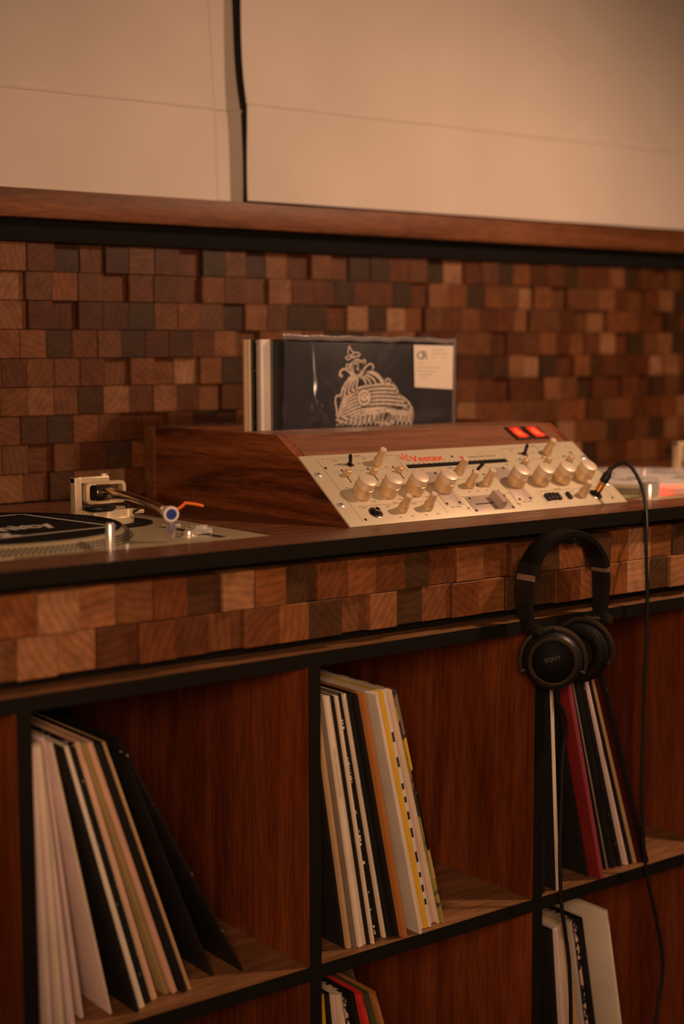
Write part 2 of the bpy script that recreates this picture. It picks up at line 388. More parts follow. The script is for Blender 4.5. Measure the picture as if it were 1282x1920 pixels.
# ================================================================ CONSOLE: record cabinet
X1 = -.1348; P = .3466; TD = .0159; ZT0, ZT1 = -.1385, -.1228; ZS = -.481; ZB = -.839; CD = .57
cab = thing('record_cabinet', 'walnut record cabinet of open cubbies with black front edges under the counter', 'cabinet', (X1, 0, -.95))
def cabobj(m, name, mats, par, **k):
    for i, v in enumerate(m.v): m.v[i] = (v[0]-X1, v[1], v[2]+.95)
    return m.obj(name, mats, par, smooth=0, **k)
XL, XR = X1-3*P, X1+4*P+TD
cabobj(MB().box(XL, XR, .0012, .585, ZT0, ZT1), 'top_panel', M_shelf, cab)
cabobj(MB().box(XL, XR, 0, .0012, ZT0, ZT1), 'edge_band', M_black, cab)
cabobj(MB().box(XL, XR, 0, CD, ZB-TD, ZB), 'bottom_panel', M_shelf, cab)
cabobj(MB().box(XL, XR, .03, CD, -.95, ZB-TD), 'plinth', M_black, cab)
cabobj(MB().box(XL, XR, CD, .585, ZB-TD, ZT0), 'back_panel', M_black, cab)
for k in range(-3, 5):
    x = X1+k*P
    d = cabobj(MB().box(x, x+TD, .0012, CD, ZB, ZT0), 'divider', M_core, cab)
    e = MB().box(x, x+TD, 0, .0012, ZB, ZT0); cabobj(e, 'edge_band', M_black, d)
    if -1 <= k <= 2:
        for (za, zb) in ((ZS+.0003, ZT0-.0003), (ZB+.0003, ZS-TD-.0003)):
            ys = [.0016, .149, .27, .42, CD-.0005]
            if k == 0: ys = [.0016, .11, .27, .40, CD-.0005]
            for ya, yb in zip(ys, ys[1:]):
                cabobj(MB().box(x-.0012, x, ya, yb-.0006, za, zb), 'plank', M_plank, d)
    if k < 4:
        s = cabobj(MB().box(x+TD, x+P-.0013, .0012, CD, ZS-TD, ZS), 'shelf', M_shelf, cab)
        cabobj(MB().box(x+TD, x+P, 0, .0012, ZS-TD, ZS), 'edge_band', M_black, s)
# ---------------------------------------------------------------- apron with blocks
ap = thing('apron_panel', 'band of square walnut end-grain blocks below the counter edge', 'panel', (.2, .03, -.1228))
MB().box(-1.4, 1.5, .01, .03, .0001, .1228-.0166).obj('backing_board', M_black, ap)
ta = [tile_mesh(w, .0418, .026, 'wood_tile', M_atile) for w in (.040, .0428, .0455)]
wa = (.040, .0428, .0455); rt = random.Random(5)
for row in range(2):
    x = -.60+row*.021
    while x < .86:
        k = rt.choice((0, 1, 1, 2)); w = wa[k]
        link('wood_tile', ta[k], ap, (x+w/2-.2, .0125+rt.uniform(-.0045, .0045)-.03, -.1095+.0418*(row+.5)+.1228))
        x += w
# ---------------------------------------------------------------- counter top with openings
ct = thing('counter_top', 'long walnut counter top with a black front edge', 'counter', (.2, .3, -.0166))
holes = [(-.5815, -.1195, .0765, .4365), (.5035, .9655, .0765, .4365), (.02, .44, .2, .495)]
xs = sorted({-1.5, 1.9, *[h[0] for h in holes], *[h[1] for h in holes]}); ysn = sorted({0.001, .587, .0765, .4365, .2, .495})
m = MB(); solid = lambda i, j: 0 <= i < len(xs)-1 and 0 <= j < len(ysn)-1 and not any(h[0] <= (xs[i]+xs[i+1])/2 <= h[1] and h[2] <= (ysn[j]+ysn[j+1])/2 <= h[3] for h in holes)
z0, z1 = 0, .0166
for i in range(len(xs)-1):
    for j in range(len(ysn)-1):
        if not solid(i, j): continue
        xa, xb, ya, yb = xs[i]-.2, xs[i+1]-.2, ysn[j]-.3, ysn[j+1]-.3
        m.add([(xa, ya, z1), (xb, ya, z1), (xb, yb, z1), (xa, yb, z1)], [(0, 1, 2, 3)]); m.add([(xa, ya, z0), (xb, ya, z0), (xb, yb, z0), (xa, yb, z0)], [(3, 2, 1, 0)])
        for (di, dj, a, b) in ((-1, 0, (xa, ya), (xa, yb)), (1, 0, (xb, ya), (xb, yb)), (0, -1, (xa, ya), (xb, ya)), (0, 1, (xa, yb), (xb, yb))):
            if not solid(i+di, j+dj): m.add([(*a, z0), (*b, z0), (*b, z1), (*a, z1)], [(0, 1, 2, 3)])
m.obj('board', M_counter, ct, smooth=0)
MB().box(-1.7, 1.7, -.3, -.299, 0, .0166).obj('edge_band', M_black, ct)

# ================================================================ MIXER
A = .6341; YM, ZBM = .1003, -.0027; YT, HB, YK = .2519, .1015, .556; XC0, XC1 = -.0012, .4838
ca, sa = math.cos(A), math.sin(A)
mx = thing('dj_mixer', 'champagne faced rotary mixer in a sloping walnut case on the counter', 'mixer', (.2213, .27557, .00314))
mx.scale = (.985, .985, .985)
def off(m):
    for i, v in enumerate(m.v): m.v[i] = (v[0]-.2413, v[1]-.3, v[2])
    return m
def pn(u, v, n=0.): return (u-.2413, YM+v*ca-n*sa-.3, ZBM+v*sa+n*ca)     # panel point, local to the mixer
ROT = (A, 0, 0)
ypt, zpt = YM+.1325*ca, ZBM+.1325*sa
prof = [(YM+.0014, -.0029), (YK, -.0029), (YK, HB), (YT, HB), (ypt+.0012, zpt)]
off(MB().prism(prof, XC0, .012, 'x')).obj('side_panel', M_case, mx, smooth=0)
off(MB().prism(prof, .4706, XC1, 'x')).obj('side_panel', M_case, mx, smooth=0)
off(MB().box(XC0-.002, XC1+.002, YK, .5835, -.0029, HB-.0006)).obj('back_board', M_trim, mx, smooth=0)
# sloping front strip above the panel + top lip, walnut
tn = .009
strip = [(ypt+.0004, zpt+.0003), (YT, HB), (.345, HB), (.345, HB-.012), (YT+.004, HB-.012), (ypt+.008, zpt-.006)]
off(MB().prism(strip, .012, .4706, 'x')).obj('top_lip', M_caset, mx, smooth=0)
off(MB().box(.012, .4706, .488, YK, HB-.012, HB)).obj('top_rear_board', M_caset, mx, smooth=0)
off(MB().box(.02, .463, .358, .484, -.1275, -.0882)).obj('record_bin_floor', M_core, mx, smooth=0)
off(MB().box(.02, .463, .350, .358, -.1275, HB-.0125)).obj('bin_wall', M_core, mx, smooth=0)
off(MB().box(.02, .463, .484, .492, -.1275, HB-.0125)).obj('bin_wall', M_core, mx, smooth=0)
# face plate
fp = MB().cbox(0, .4826, 0, .1325, -.0012, .0020, .0005).obj('faceplate', M_face, mx, pn(0, 0, -.0008), ROT)
FZ = .0020-.0008
def part(m, name, mat, u, v, n=0., **k): return m.obj(name, mat, mx, pn(u, v, FZ+n), ROT, **k)
mm = .001
# rack screws
sc = MB().lathe([(.0052, 0), (.0052, .0004), (.0046, .0016), (.003, .0023), (0, .0025)], 20)
scm = sc.mesh('rack_screw', M_chrome)
xm = MB().box(-.0024, .0024, -.0005, .0005, .0019, .00265).box(-.0005, .0005, -.0024, .0024, .0019, .00265).mesh('screw_slot', M_dsteel, 0)
for u, v in ((8.5, 95.3), (8.5, 37.8), (474.1, 95.3), (474.1, 37.8)):
    s = link('rack_screw', scm, mx, pn(u*mm, v*mm, FZ), ROT); link('screw_slot', xm, s, (0, 0, 0), (0, 0, u))
hm = MB().lathe([(.0022, 0), (.0022, .0002), (.0012, .0003), (0, .0002)], 12).mesh('small_screw', M_inkb)
for u, v in ((27.3, 107.6), (29, 9.9), (241.2, 115), (459, 108), (461, 10), (190.7, 84), (172, 84), (169.7, 25.2), (191, 25.6), (292, 85), (312, 85), (294.5, 22.5), (314, 22.5), (212.5, 31.5), (208, 8.5), (272, 8.5), (273, 31.5)):
    link('small_screw', hm, mx, pn(u*mm, v*mm, FZ+(.0005 if 165 < u < 320 and u != 241.2 else 0)), ROT)
# knobs
def big_knob(u, v, ang):
    r = .0128
    k = part(MB().lathe([(r*1.0, .0009), (r*1.02, .0016), (r*.985, .0138), (r*.97, .0146), (r*.93, .0149)], 40, cap=True), 'rotary_knob', M_gold, u, v)
    MB().lathe([(r*.80, 0), (r*.80, .0009)], 24).obj('knob_gap', M_hole, k)
    MB().lathe([(r*.93, .0148), (r*.915, .0151), (r*.915, .0156)], 40, cap=False).obj('knob_groove', M_goldtop, k)
    MB().lathe([(r*.915, .0154), (r*.935, .0158), (r*.925, .0232), (r*.90, .0243), (r*.85, .0247), (0, .0246)], 40, cap=False).obj('knob_cap', M_goldtop, k)
    if ang is not None:
        ln = MB().box(r*.35, r*.92, -.0004, .0004, .0240, .0249).box(r*.90, r*.95, -.0004, .0004, .0160, .0245).box(r*.97, r*1.03, -.0004, .0004, .002, .0145)
        ln.xform(Matrix.Rotation(ang, 4, 'Z')); ln.obj('pointer_line', M_white, k)
    return k
for u in (49.9, 91.9, 134.2): big_knob(u*mm, .0545, None)
big_knob(.1822, .0545, .75)
big_knob(.3105, .0545, -1.25)
for u in (355.5, 396.5, 437.0): big_knob(u*mm, .0540, None)
def small_knob(u, v, h=.0245):
    k = part(MB().lathe([(.0068, .0007), (.0069, .0014), (.0060, h*.40), (.0056, h*.43)], 28), 'small_knob', M_gold, u, v)
    MB().lathe([(.0055, 0), (.0055, .0007)], 16).obj('knob_gap', M_hole, k)
    # fluted upper grip
    vs = []; fs = []; n = 36
    for z, s in ((h*.43, .98), (h*.92, .86)):
        for i in range(n): a = 2*PI*i/n; rr = .00545*s*(1-(.05 if i % 2 else 0)); vs.append((rr*math.cos(a), rr*math.sin(a), z))
    for i in range(n): fs.append((i, (i+1) % n, n+(i+1) % n, n+i))
    MB().add(vs, fs).obj('knob_grip', M_gold, k, smooth=20)
    MB().lathe([(.0047, h*.91), (.0045, h*.975), (.0038, h), (0, h*.995)], 24, cap=False).obj('knob_cap', M_goldtop, k)
    MB().box(-.0003, .0003, -.0062, -.0052, h*.42, h*.92).box(-.0003, .0003, -.0052, -.0012, h*.985, h*1.006).obj('pointer_line', M_white, k)
    return k
for u, v in ((110.5, 109.9), (413.3, 110.2), (93, 20.8), (134.1, 20.7), (230.5, 82.5), (229.4, 55.6), (259.8, 56.7), (409.5, 20.0)): small_knob(u*mm, v*mm)
# toggles
def toggle(u, v, tilt, slot=True):
    t = part(MB().lathe([(.0050, 0), (.0050, .0004), (.0040, .0010), (.0030, .0008), (0, .0006)], 20), 'toggle_switch', M_dsteel, u, v)
    if slot: MB().prism([(-.007, -.0032), (.007, -.0032), (.0085, 0), (.007, .0032), (-.007, .0032), (-.0085, 0)], 0, .0004, 'z').obj('slot', M_plate, t)
    MB().lathe([(.0021, 0), (.0022, .006), (.0024, .0145), (.0020, .0158), (0, .0162)], 16).obj('lever', M_rubber, t, (0, 0, .0004), tilt)
toggle(.0680, .1106, (-.12, -.35, 0)); toggle(.3712, .1108, (-.12, -.12, 0)); toggle(.2594, .0815, (0, .38, 0), False)
# small slide faders with caps
for u in (49.7, 92.2, 134.2, 356.5, 400, 443.2):
    s = part(MB().box(-.0008, .0008, -.011, .010, 0, .0003), 'mini_fader', M_inkb, u*mm, .0888)
    c = MB().cbox(-.0036, .0036, -.0032, .0032, .0010, .0088, .0006)
    for i, v in enumerate(c.v): c.v[i] = (v[0]*1.1, v[1]*(1.1-.12*v[2]/.0088), v[2])
    c.box(-.0007, .0007, -.001, .001, 0, .0015)
    c.obj('fader_cap', M_gold, s, (0, .0025, 0))
for u in (49.1, 90.3, 131.6, 355, 398, 440):
    part(MB().lathe([(.0016, 0), (.0016, .0006), (.0010, .0012), (0, .0014)], 12), 'led', M_redled, u*mm, .1012)
for u, v in ((243, 54.8),): part(MB().lathe([(.0020, 0), (.002, .0006), (.0012, .0011), (0, .0012)], 12), 'led', M_inkb, u*mm, v*mm)
# jack sockets
for u, v in ((51.3, 20.3), (435.6, 18.8)):
    j = part(MB().lathe([(.0096, 0), (.0096, .0006), (.0085, .0011), (.0070, .0011)], 28, cap=False), 'jack_socket', M_dsteel, u*mm, v*mm)
    MB().lathe([(.0071, .0001), (.0071, .0009), (.0068, .0010), (.0046, .0010), (.0046, .0062), (.0042, .0066), (.0030, .0066), (.0030, .0014), (0, .0014)], 24, cap=False).obj('socket_barrel', M_rubber, j)
    if u < 100: MB().lathe([(.00425, .0065), (.0042, .0068), (.0031, .0068), (.0030, .0066)], 24, cap=False).obj('socket_ring', M_gold, j)
# level plates, cross fader plate
for ua, ub in ((.1665, .1955), (.2885, .3185)):
    part(MB().cbox(0, ub-ua, 0, .0655, 0, .0005, .0002), 'level_plate', M_plate, ua, .0215)
part(MB().cbox(0, .0700, 0, .0285, 0, .0005, .0002), 'crossfader_plate', M_plate, .2052, .0058)
cf = part(MB().box(0, .054, -.0010, .0010, .0004, .0007), 'crossfader', M_inkb, .2145, .0197)
cp = MB()
pro = [(-.0062, .0018), (.0062, .0018), (.0058, .0050), (.0046, .0130), (.0012, .0118), (-.0012, .0118), (-.0046, .0130), (-.0058, .0050)]
cp.prism(pro, -.0115, .0115, 'y'); cp.box(-.0015, .0015, -.0008, .0008, 0, .002)
cp.obj('fader_cap', M_plate, cf, (.0365, -.0003, 0))
# monitor buttons
for u in (343.5, 350.3, 357.0, 363.8, 383.9):
    b = MB().cbox(-.0029, .0029, -.0062, .0062, 0, .0042, .0012)
    part(b, 'push_button', M_rubber, u*mm, (.0200 if u not in (350.3, 357.0) else .0208))
# level meter window
meter = part(MB().box(.1545, .3300, .0968, .1040, 0, .0003), 'level_meter', M_gloss, 0, 0)
lm = MB()
for i in range(48): lm.box(.1565+i*.0036, .1565+i*.0036+.0022, .0985, .1000, .0003, .0004).box(.1565+i*.0036, .1565+i*.0036+.0022, .1010, .1024, .0003, .0004)
lm.obj('meter_segments', plain('meter_segment', (.02, .012, .008), .4), meter, smooth=0, kind='stuff')
# printed rules and frames
e = .00012
rules = MB()
def rl(m, u0, v0, u1, v1, w=.0007):
    d = Vector((u1-u0, v1-v0)); n = Vector((-d.y, d.x)).normalized()*w/2
    m.add([(u0-n.x, v0-n.y, e), (u1-n.x, v1-n.y, e), (u1+n.x, v1+n.y, e), (u0+n.x, v0+n.y, e)], [(0, 1, 2, 3)])
g = MB()
for a in ((31, 124.8, 145, 124.8), (31.5, 99.4, 143, 99.4), (33, 33.6, 160, 33.6), (339, 124.8, 452, 124.8), (341, 99.4, 452, 99.4), (341, 34, 455, 34), (201, 35.5, 290, 35.5), (201, 91.5, 286, 91.5), (200, 69, 288, 69)):
    rl(g, a[0]*mm+.003, a[1]*mm, a[2]*mm, a[3]*mm, .0010)
part(g, 'printed_rules', M_inkg, 0, 0, smooth=0, kind='stuff')
k = MB()
for a in ((23.5, 126, 23.5, 7), (148.7, 126, 148.7, 90), (333, 126, 333, 90), (461, 126, 461, 7), (198, 90, 198, 8), (286.5, 90, 286.5, 8), (160, 34, 160, 8), (336, 34, 336, 8)):
    rl(k, a[0]*mm, a[1]*mm, a[2]*mm, a[3]*mm, .0004)
for u in (49.9, 91.9, 134.2, 182.2, 310.5, 355.5, 396.5, 437):
    for i in range(11):
        an = math.radians(-60+i*30); cx, cy = u*mm, .0545; a0 = an
        rl(k, cx+.0142*math.cos(a0), cy+.0142*math.sin(a0), cx+.0160*math.cos(a0), cy+.0160*math.sin(a0), .00035)
for u in (49.7, 92.2, 134.2, 356.5, 400, 443.2):
    for i in range(5):
        rl(k, u*mm+.0035, .0795+i*.0045, u*mm+.0075, .0795+i*.0045, .0003); pass
for i in range(20): rl(k, .158+i*.0089, .1056, .1605+i*.0089, .1056, .0011)
part(k, 'printed_scales', M_ink, 0, 0, smooth=0, kind='stuff')
r = MB()
for u, v in ((31, 124.8), (33, 33.6), (201, 91.5), (201, 35.5), (339, 124.8), (341, 34)): rl(r, u*mm, v*mm, u*mm+.0036, v*mm, .0014)
for (u0, v0, u1, v1) in ((253, 112.0, 262.5, 112.0),): rl(r, u0*mm, v0*mm, u1*mm, v1*mm, .0042)
part(r, 'printed_red_marks', M_red, 0, 0, smooth=0, kind='stuff')
tri = MB(); tri.add([(.193, .0128, e), (.2015, .0128, e), (.2015, .0170, e)], [(0, 1, 2)]); tri.add([(.284, .0128, e), (.2925, .0128, e), (.284, .0170, e)], [(0, 1, 2)])
part(tri, 'printed_triangles', M_inkg, 0, 0, smooth=0, kind='stuff')
part(MB().box(.2672, .2722, .0740, .0768, 0, .0002), 'indicator', M_green, 0, 0, smooth=0)
W = []
def w(s, u, v, size=2.6, al='CENTER'): W.append((s, u*mm, v*mm, size*mm, al, None))
w('PGM 1', 90, 125.8, 3.6); w('INPUT', 50, 119.5); w('PHONO', 47, 111.5, 2.2); w('LINE 2', 83, 111.5); w('TRIM', 96.6, 120); w('MIN', 101, 102.2); w('MAX', 121, 102.2)
w('PEAK', 50, 97.2, 1.9); w('PEAK', 91.5, 97.2, 1.9); w('PEAK', 133, 97.2, 1.9)
w('MIC', 91.4, 34.6, 3.4); w('INPUT', 40, 29.6); w('LEVEL', 76.5, 29); w('FILTER', 119.5, 29.6); w('MIN', 83.1, 8); w('MAX', 102.3, 8); w('MIN', 124.4, 8); w('MAX', 143.6, 8)
w('LOW', 36.5, 67.5); w('+10dB', 61.5, 40.3, 2.2); w('+10dB', 102.5, 40.3, 2.2); w('+10dB', 146, 40.3, 2.2); w('LEVEL', 181, 32.5, 3); w('PGM 1 LEVEL', 180.5, 17.6, 3); w('FILTER', 184, 74, 2.6); w('FILTER', 305, 74, 2.6)
w('LEVEL', 303, 32.5, 3); w('PGM 2 LEVEL', 305, 16.2, 3); w('PGM 2', 401, 125.8, 3.4); w('INPUT', 353, 119.5); w('LINE 4', 389, 111.5); w('TRIM', 404, 119.5)
w('MASTER', 222, 92.4, 2.4); w('MODE', 247, 92.4, 2.4); w('MIN', 222, 44, 2.2); w('MAX', 238, 44, 2.2); w('MIN', 252, 44, 2.2); w('MONITOR', 375, 35, 2.8); w('SELECT', 352, 29, 2.4); w('LEVEL', 399, 29, 2.4); w('PHONES', 424, 29, 2.4)
w('PGM', 352, 9.2, 2.2); w('1  2', 366, 9.2, 2.2); w('VU', 160, 91.6, 2.6)
texts('printed_lettering', W, M_ink, mx, kind='stuff', loc=pn(0, 0, FZ+.0001), rot=ROT)
texts('meter_legend', [('dB', .1745, .0917, .0024, 'CENTER', None), ('PEAK', .3240, .0912, .0026, 'CENTER', None), ('PROFESSIONAL MIXING CONTROLLER', .2640, .1106, .0031, 'LEFT', None)], M_inkb, mx, loc=pn(0, 0, FZ+.0001), rot=ROT)
sh = Matrix(((1.28, .10, 0, 0), (0, 1, 0, 0), (0, 0, 1, 0), (0, 0, 0, 1)))
texts('maker_logo', [('Vestax', .1690, .1095, .0155, 'LEFT', sh)], M_red, mx, loc=pn(0, 0, FZ+.0001), rot=ROT, offset=.00035)
texts('model_lettering', [('PMC-50A', .2880, .1152, .0105, 'LEFT', Matrix.Diagonal((1.0, 1, 1, 1)))], M_inkm, mx, loc=pn(0, 0, FZ+.0001), rot=ROT)
# fan-shaped maker emblem
em = MB()
for a0, l0, l1, wd0, wd1 in ((152, .0030, .0105, .0006, .0020), (128, .0030, .0135, .0006, .0020), (92, .0030, .0130, .0006, .0020), (62, .0028, .0135, .0006, .0020)):
    t = math.radians(a0); d = Vector((math.cos(t), math.sin(t))); n = Vector((-d.y, d.x)); p0 = d*l0; p1 = d*l1
    em.add([(*(p0-n*wd0), e), (*(p1-n*wd1*.6), e), (*(p1+n*wd1*.6), e), (*(p0+n*wd0), e)], [(0, 1, 2, 3)])
em.add([(-.0016, .0015, e), (.0010, .0005, e), (.0002, -.0022, e)], [(0, 1, 2)]); em.add([(.0020, .0030, e), (.0062, -.0022, e), (.0030, -.0022, e), (.0008, .0018, e)], [(0, 1, 2, 3)])
part(em, 'maker_emblem', M_red, .1625, .1128, smooth=0)
# lit rocker switches on the walnut strip
def lit():
    m, nt, b = newmat('lit_red_rocker'); L = nt.links.new
    tc = N(nt, 'ShaderNodeTexCoord'); mp = N(nt, 'ShaderNodeMapping'); mp.inputs['Scale'].default_value = (95, 62, 30); mp.inputs['Location'].default_value = (0, .12, 0); L(tc.outputs['Object'], mp.inputs[0])
    gr = N(nt, 'ShaderNodeTexGradient', gradient_type='SPHERICAL'); L(mp.outputs[0], gr.inputs[0])
    rp = ramp(nt, [(0, (.50, .010, .004)), (.40, (.92, .035, .008)), (.75, (1.0, .13, .010)), (1, (1.0, .42, .03))]); L(gr.outputs[0], rp.inputs[0])
    L(rp.outputs[0], b.inputs['Emission Color']); b.inputs['Emission Strength'].default_value = 1.0; b.inputs['Base Color'].default_value = (.4, .02, .01, 1); b.inputs['Roughness'].default_value = .2
    return m
M_lit = lit()
sv = Vector((0, YT-ypt, HB-zpt)); sl = sv.length; sang = math.atan2(sv.z, sv.y)
for i, u in enumerate((.3988, .4322)):
    s = MB().cbox(-.0148, .0148, -.0162, .0162, -.001, .0018, .0006).obj('rocker_switch', M_rubber, mx, (u-.2413, ypt+sv.y*.53-.3, zpt+sv.z*.53), (sang, 0, 0))
    k = MB().prism([(-.0125, .0016), (.0125, .0016), (.0125, .0030), (0, .0022), (-.0125, .0042)], -.0094, .0094, 'x').obj('rocker', M_lit, s)
    sg = MB()
    if i == 0: sg.box(-.0004, .0004, .004, .0095, .0026, .0033)
    else: sg.box(-.0004, .0004, .004, .0095, .0026, .0033)
    sg.obj('rocker_mark', M_white, s)

# ================================================================ TURNTABLES
def turntable(X0, label, right):
    Y0, Wd, Dp = .0775, .453, .358
    t = thing('turntable', label, 'turntable', (X0+Wd/2, Y0+Dp/2, -.1228))
    B = Vector((X0+Wd/2, Y0+Dp/2, -.1228))
    def o(m, name, mat, par=t, base=None, **k):
        if par is t:
            for i, v in enumerate(m.v): m.v[i] = tuple(Vector(v)-B)
        return m.obj(name, mat, par, **k)
    o(MB().cbox(X0+.004, X0+Wd-.004, Y0+.004, Y0+Dp-.004, -.1227, -.004, .003), 'plinth', M_rubber)
    o(MB().cbox(X0, X0+Wd, Y0, Y0+Dp, -.0045, -.0012, .0009), 'deck_plate', M_steel)
    pc = (X0+.1785, Y0+.1745, 0)
    o(MB().lathe([(.150, -.0012), (.1655, .0000), (.1660, .0010), (.1580, .0098), (.1565, .0112), (.1530, .0118), (0, .0118)], 128, pc, cap=False), 'platter', M_steel)
    d = MB()
    for row, (rr, zz) in enumerate(((.16490, .0024), (.16260, .0048), (.16045, .0071))):
        n = 170
        for i in range(n):
            a = 2*PI*(i+.5*(row % 2))/n; s0 = len(d.v)
            d.box(-.0021, .0021, -.0004, .0012, -.0011, .0011)
            d.xform(Matrix.Translation((pc[0]+rr*math.sin(a), pc[1]-rr*math.cos(a), zz)) @ Matrix.Rotation(a, 4, 'Z') @ Matrix.Rotation(-.72, 4, 'X'), s0)
    o(d, 'strobe_dots', M_dot, smooth=0, kind='stuff')
    o(MB().lathe([(.0036, .0118), (.0036, .0235), (.0026, .0255), (0, .0258)], 16, pc), 'spindle', M_chrome)
    # tonearm
    bx, by = X0+Wd-.0905, Y0+.2335
    D = lambda x, y, z: (bx+x, by+y, z)
    o(MB().lathe([(.058, -.0012), (.058, .0003), (.056, .0008), (.036, .0008)], 64, D(0, 0, 0), cap=False), 'arm_base_shadow_ring', M_hole)  # black ring painting in the arm base's shadow and its reflection in the plate
    ab = o(MB().lathe([(.0350, .0006), (.0352, .0085), (.0345, .0095), (.0325, .0095)], 48, D(0, 0, 0)), 'tonearm_base', M_cream)
    o(MB().lathe([(.0325, .0095), (.0325, .0170), (.0318, .0178), (0, .0178)], 48, D(0, 0, 0), cap=False), 'height_dial', M_cream)
    o(MB().cbox(bx-.0300, bx-.004, by-.030, by-.018, .0095, .0165, .0008), 'index_block', M_cream)
    o(MB().lathe([(.0055, .0090), (.0055, .0180), (.0048, .0188), (0, .0188)], 20, D(.018, -.026, 0)), 'cueing_post', M_cream)
    o(MB().lathe([(.0035, .0180), (.0035, .0240), (0, .0243)], 16, D(.018, -.026, 0)), 'cueing_lift', M_rubber)
    o(MB().tube([D(.020, -.028, .012), D(.030, -.034, .019), D(.040, -.040, .0225)], [.0016, .0016, .0022], 8), 'cueing_lever', M_dsteel)
    o(MB().cbox(bx+.018, bx+.046, by-.016, by+.006, .010, .0145, .0008), 'arm_clip_plate', M_cream)
    o(MB().lathe([(.0, .0178), (.0180, .0180), (.0200, .0200), (.0200, .0228), (.0185, .0240), (0, .0240)], 32, D(-.018, -.020, 0)), 'antiskate_dial', M_rubber)
    # outer C frame and inner gimbal in the X-Z plane
    o(MB().cbox(bx-.043, bx-.0335, by-.007, by+.007, .0100, .0575, .0015), 'gimbal_post', M_cream)
    o(MB().cbox(bx-.043, bx+.0045, by-.006, by+.006, .0495, .0575, .0015), 'gimbal_bridge', M_cream)
    o(MB().lathe([(.0046, .0572), (.0046, .0600), (.0030, .0606), (0, .0606)], 18, D(.0000, 0, 0)), 'pivot_screw', M_cream)
    ring = MB()
    def rrect(hw, hh, rad, n=6):
        pts = []
        for cx, cz, a0 in ((hw-rad, hh-rad, 0), (-hw+rad, hh-rad, 90), (-hw+rad, -hh+rad, 180), (hw-rad, -hh+rad, 270)):
            for i in range(n+1): a = math.radians(a0+90*i/n); pts.append((cx+rad*math.cos(a), cz+rad*math.sin(a)))
        return pts
    oo, ii = rrect(.0270, .0135, .006), rrect(.0225, .0095, .004); n = len(oo)
    cz = .0375; vs = []
    for y in (-.005, .005):
        for pts in (oo, ii): vs += [(bx+a, by+y, cz+b) for a, b in pts]
    fs = []
    for i in range(n):
        j = (i+1) % n
        fs += [(i, j, n+j, n+i), (2*n+i, 3*n+i, 3*n+j, 2*n+j), (i, 2*n+i, 2*n+j, j), (n+i, n+j, 3*n+j, 3*n+i)]
    o(ring.add(vs, fs), 'gimbal_ring', M_cream)
    o(MB().lathe([(.0105, -.011), (.0115, -.009), (.0115, .008), (.0098, .010), (0, .010)], 24, D(-.004, 0, cz), (1, 0, 0)), 'pivot_housing', M_dsteel)
    hx, hy, hz = bx-.0310, by-.2105, .0300
    path = [D(-.002, .004, cz), D(-.004, -.030, cz+.0015), D(-.008, -.080, cz+.0005), D(-.014, -.130, cz-.002), D(-.021, -.170, cz-.0045), (hx+.003, hy+.022, hz+.002)]
    o(MB().tube(path, [.0058, .0054, .0052, .0050, .0049, .0052], 14), 'tonearm_tube', M_tube)
    o(MB().lathe([(.0, -.0), (.0150, .0), (.0155, .003), (.0155, .022), (.0148, .024), (0, .024)], 28, D(.0, .022, cz), (0, 1, 0)), 'counterweight', M_dsteel)
    ax = Vector((-.24, -.97, -.05)).normalized(); hc = Vector((hx, hy, hz))
    cartridge = o(MB().lathe([(.0044, -.030), (.0056, -.026), (.0078, -.010), (.0088, -.003), (.0088, -.0006), (.0082, 0), (.0064, 0)], 28, hc, ax), 'cartridge', M_white)
    o(MB().lathe([(.0064, -.0006), (.0060, .0004), (0, .0008)], 24, hc, ax, cap=False), 'cartridge_front', M_blue)
    o(MB().lathe([(.0046, 0), (.0054, -.006), (.0052, -.0130), (.0034, -.0185), (0, -.0195)], 18, hc+Vector((.0005, -.001, -.0095))-ax*.006, (0, 0, 1)), 'stylus_guard', M_clear)
    o(MB().lathe([(.0030, 0), (.0030, -.008), (.0014, -.012), (0, -.012)], 12, hc+Vector((.0005, -.001, -.0105))-ax*.006, (0, 0, 1)), 'stylus', M_blue)
    o(MB().tube([hc+Vector((.006, .001, .004)), hc+Vector((.0115, -.003, .0085)), hc+Vector((.0165, -.002, .0118)), hc+Vector((.030, -.001, .0095)), hc+Vector((.0405, -.000, .0068))], [.0018, .0017, .0016, .0016, .0015], 8), 'finger_lift', M_orange)
    # deck controls
    o(MB().lathe([(.0050, -.0012), (.0050, .0265), (.0043, .0282), (0, .0284)], 20, (X0+.2465, Y0+.0060, 0)), 'target_light', M_chrome)
    o(MB().lathe([(.0026, -.0012), (.0026, .0040), (.0018, .0050), (0, .0052)], 12, (X0+.2660, Y0+.0050, 0)), 'target_light_button', M_chrome)
    o(MB().box(X0+Wd-.057, X0+Wd-.046, Y0+.03, Y0+.155, -.0012, -.0009), 'pitch_slot', M_rubber)
    o(MB().cbox(X0+Wd-.068, X0+Wd-.044, Y0+.062, Y0+.082, -.0005, .0065, .0012).cbox(X0+Wd-.064, X0+Wd-.048, Y0+.066, Y0+.078, .006, .0095, .001), 'pitch_slider', M_chrome)
    o(MB().lathe([(.0095, -.0012), (.0095, .0005), (.0068, .0012), (.0064, .0055), (.0055, .0064), (0, .0064)], 24, (X0+Wd-.078, Y0+.058, 0)), 'reset_button', M_chrome)
    o(MB().cbox(X0+Wd-.055, X0+Wd-.033, Y0+.150, Y0+.160, -.0012, .0022, .0008), 'arm_rest_tab', M_chrome)
    o(MB().lathe([(.0135, -.0012), (.0135, .0185), (.0128, .0203), (0, .0205)], 32, (X0+.030, Y0+.0320, 0)), 'power_switch', M_chrome)
    o(MB().cbox(X0+.085, X0+.135, Y0+.002, Y0+.016, -.0012, .0015, .0008), 'start_button', M_steel)
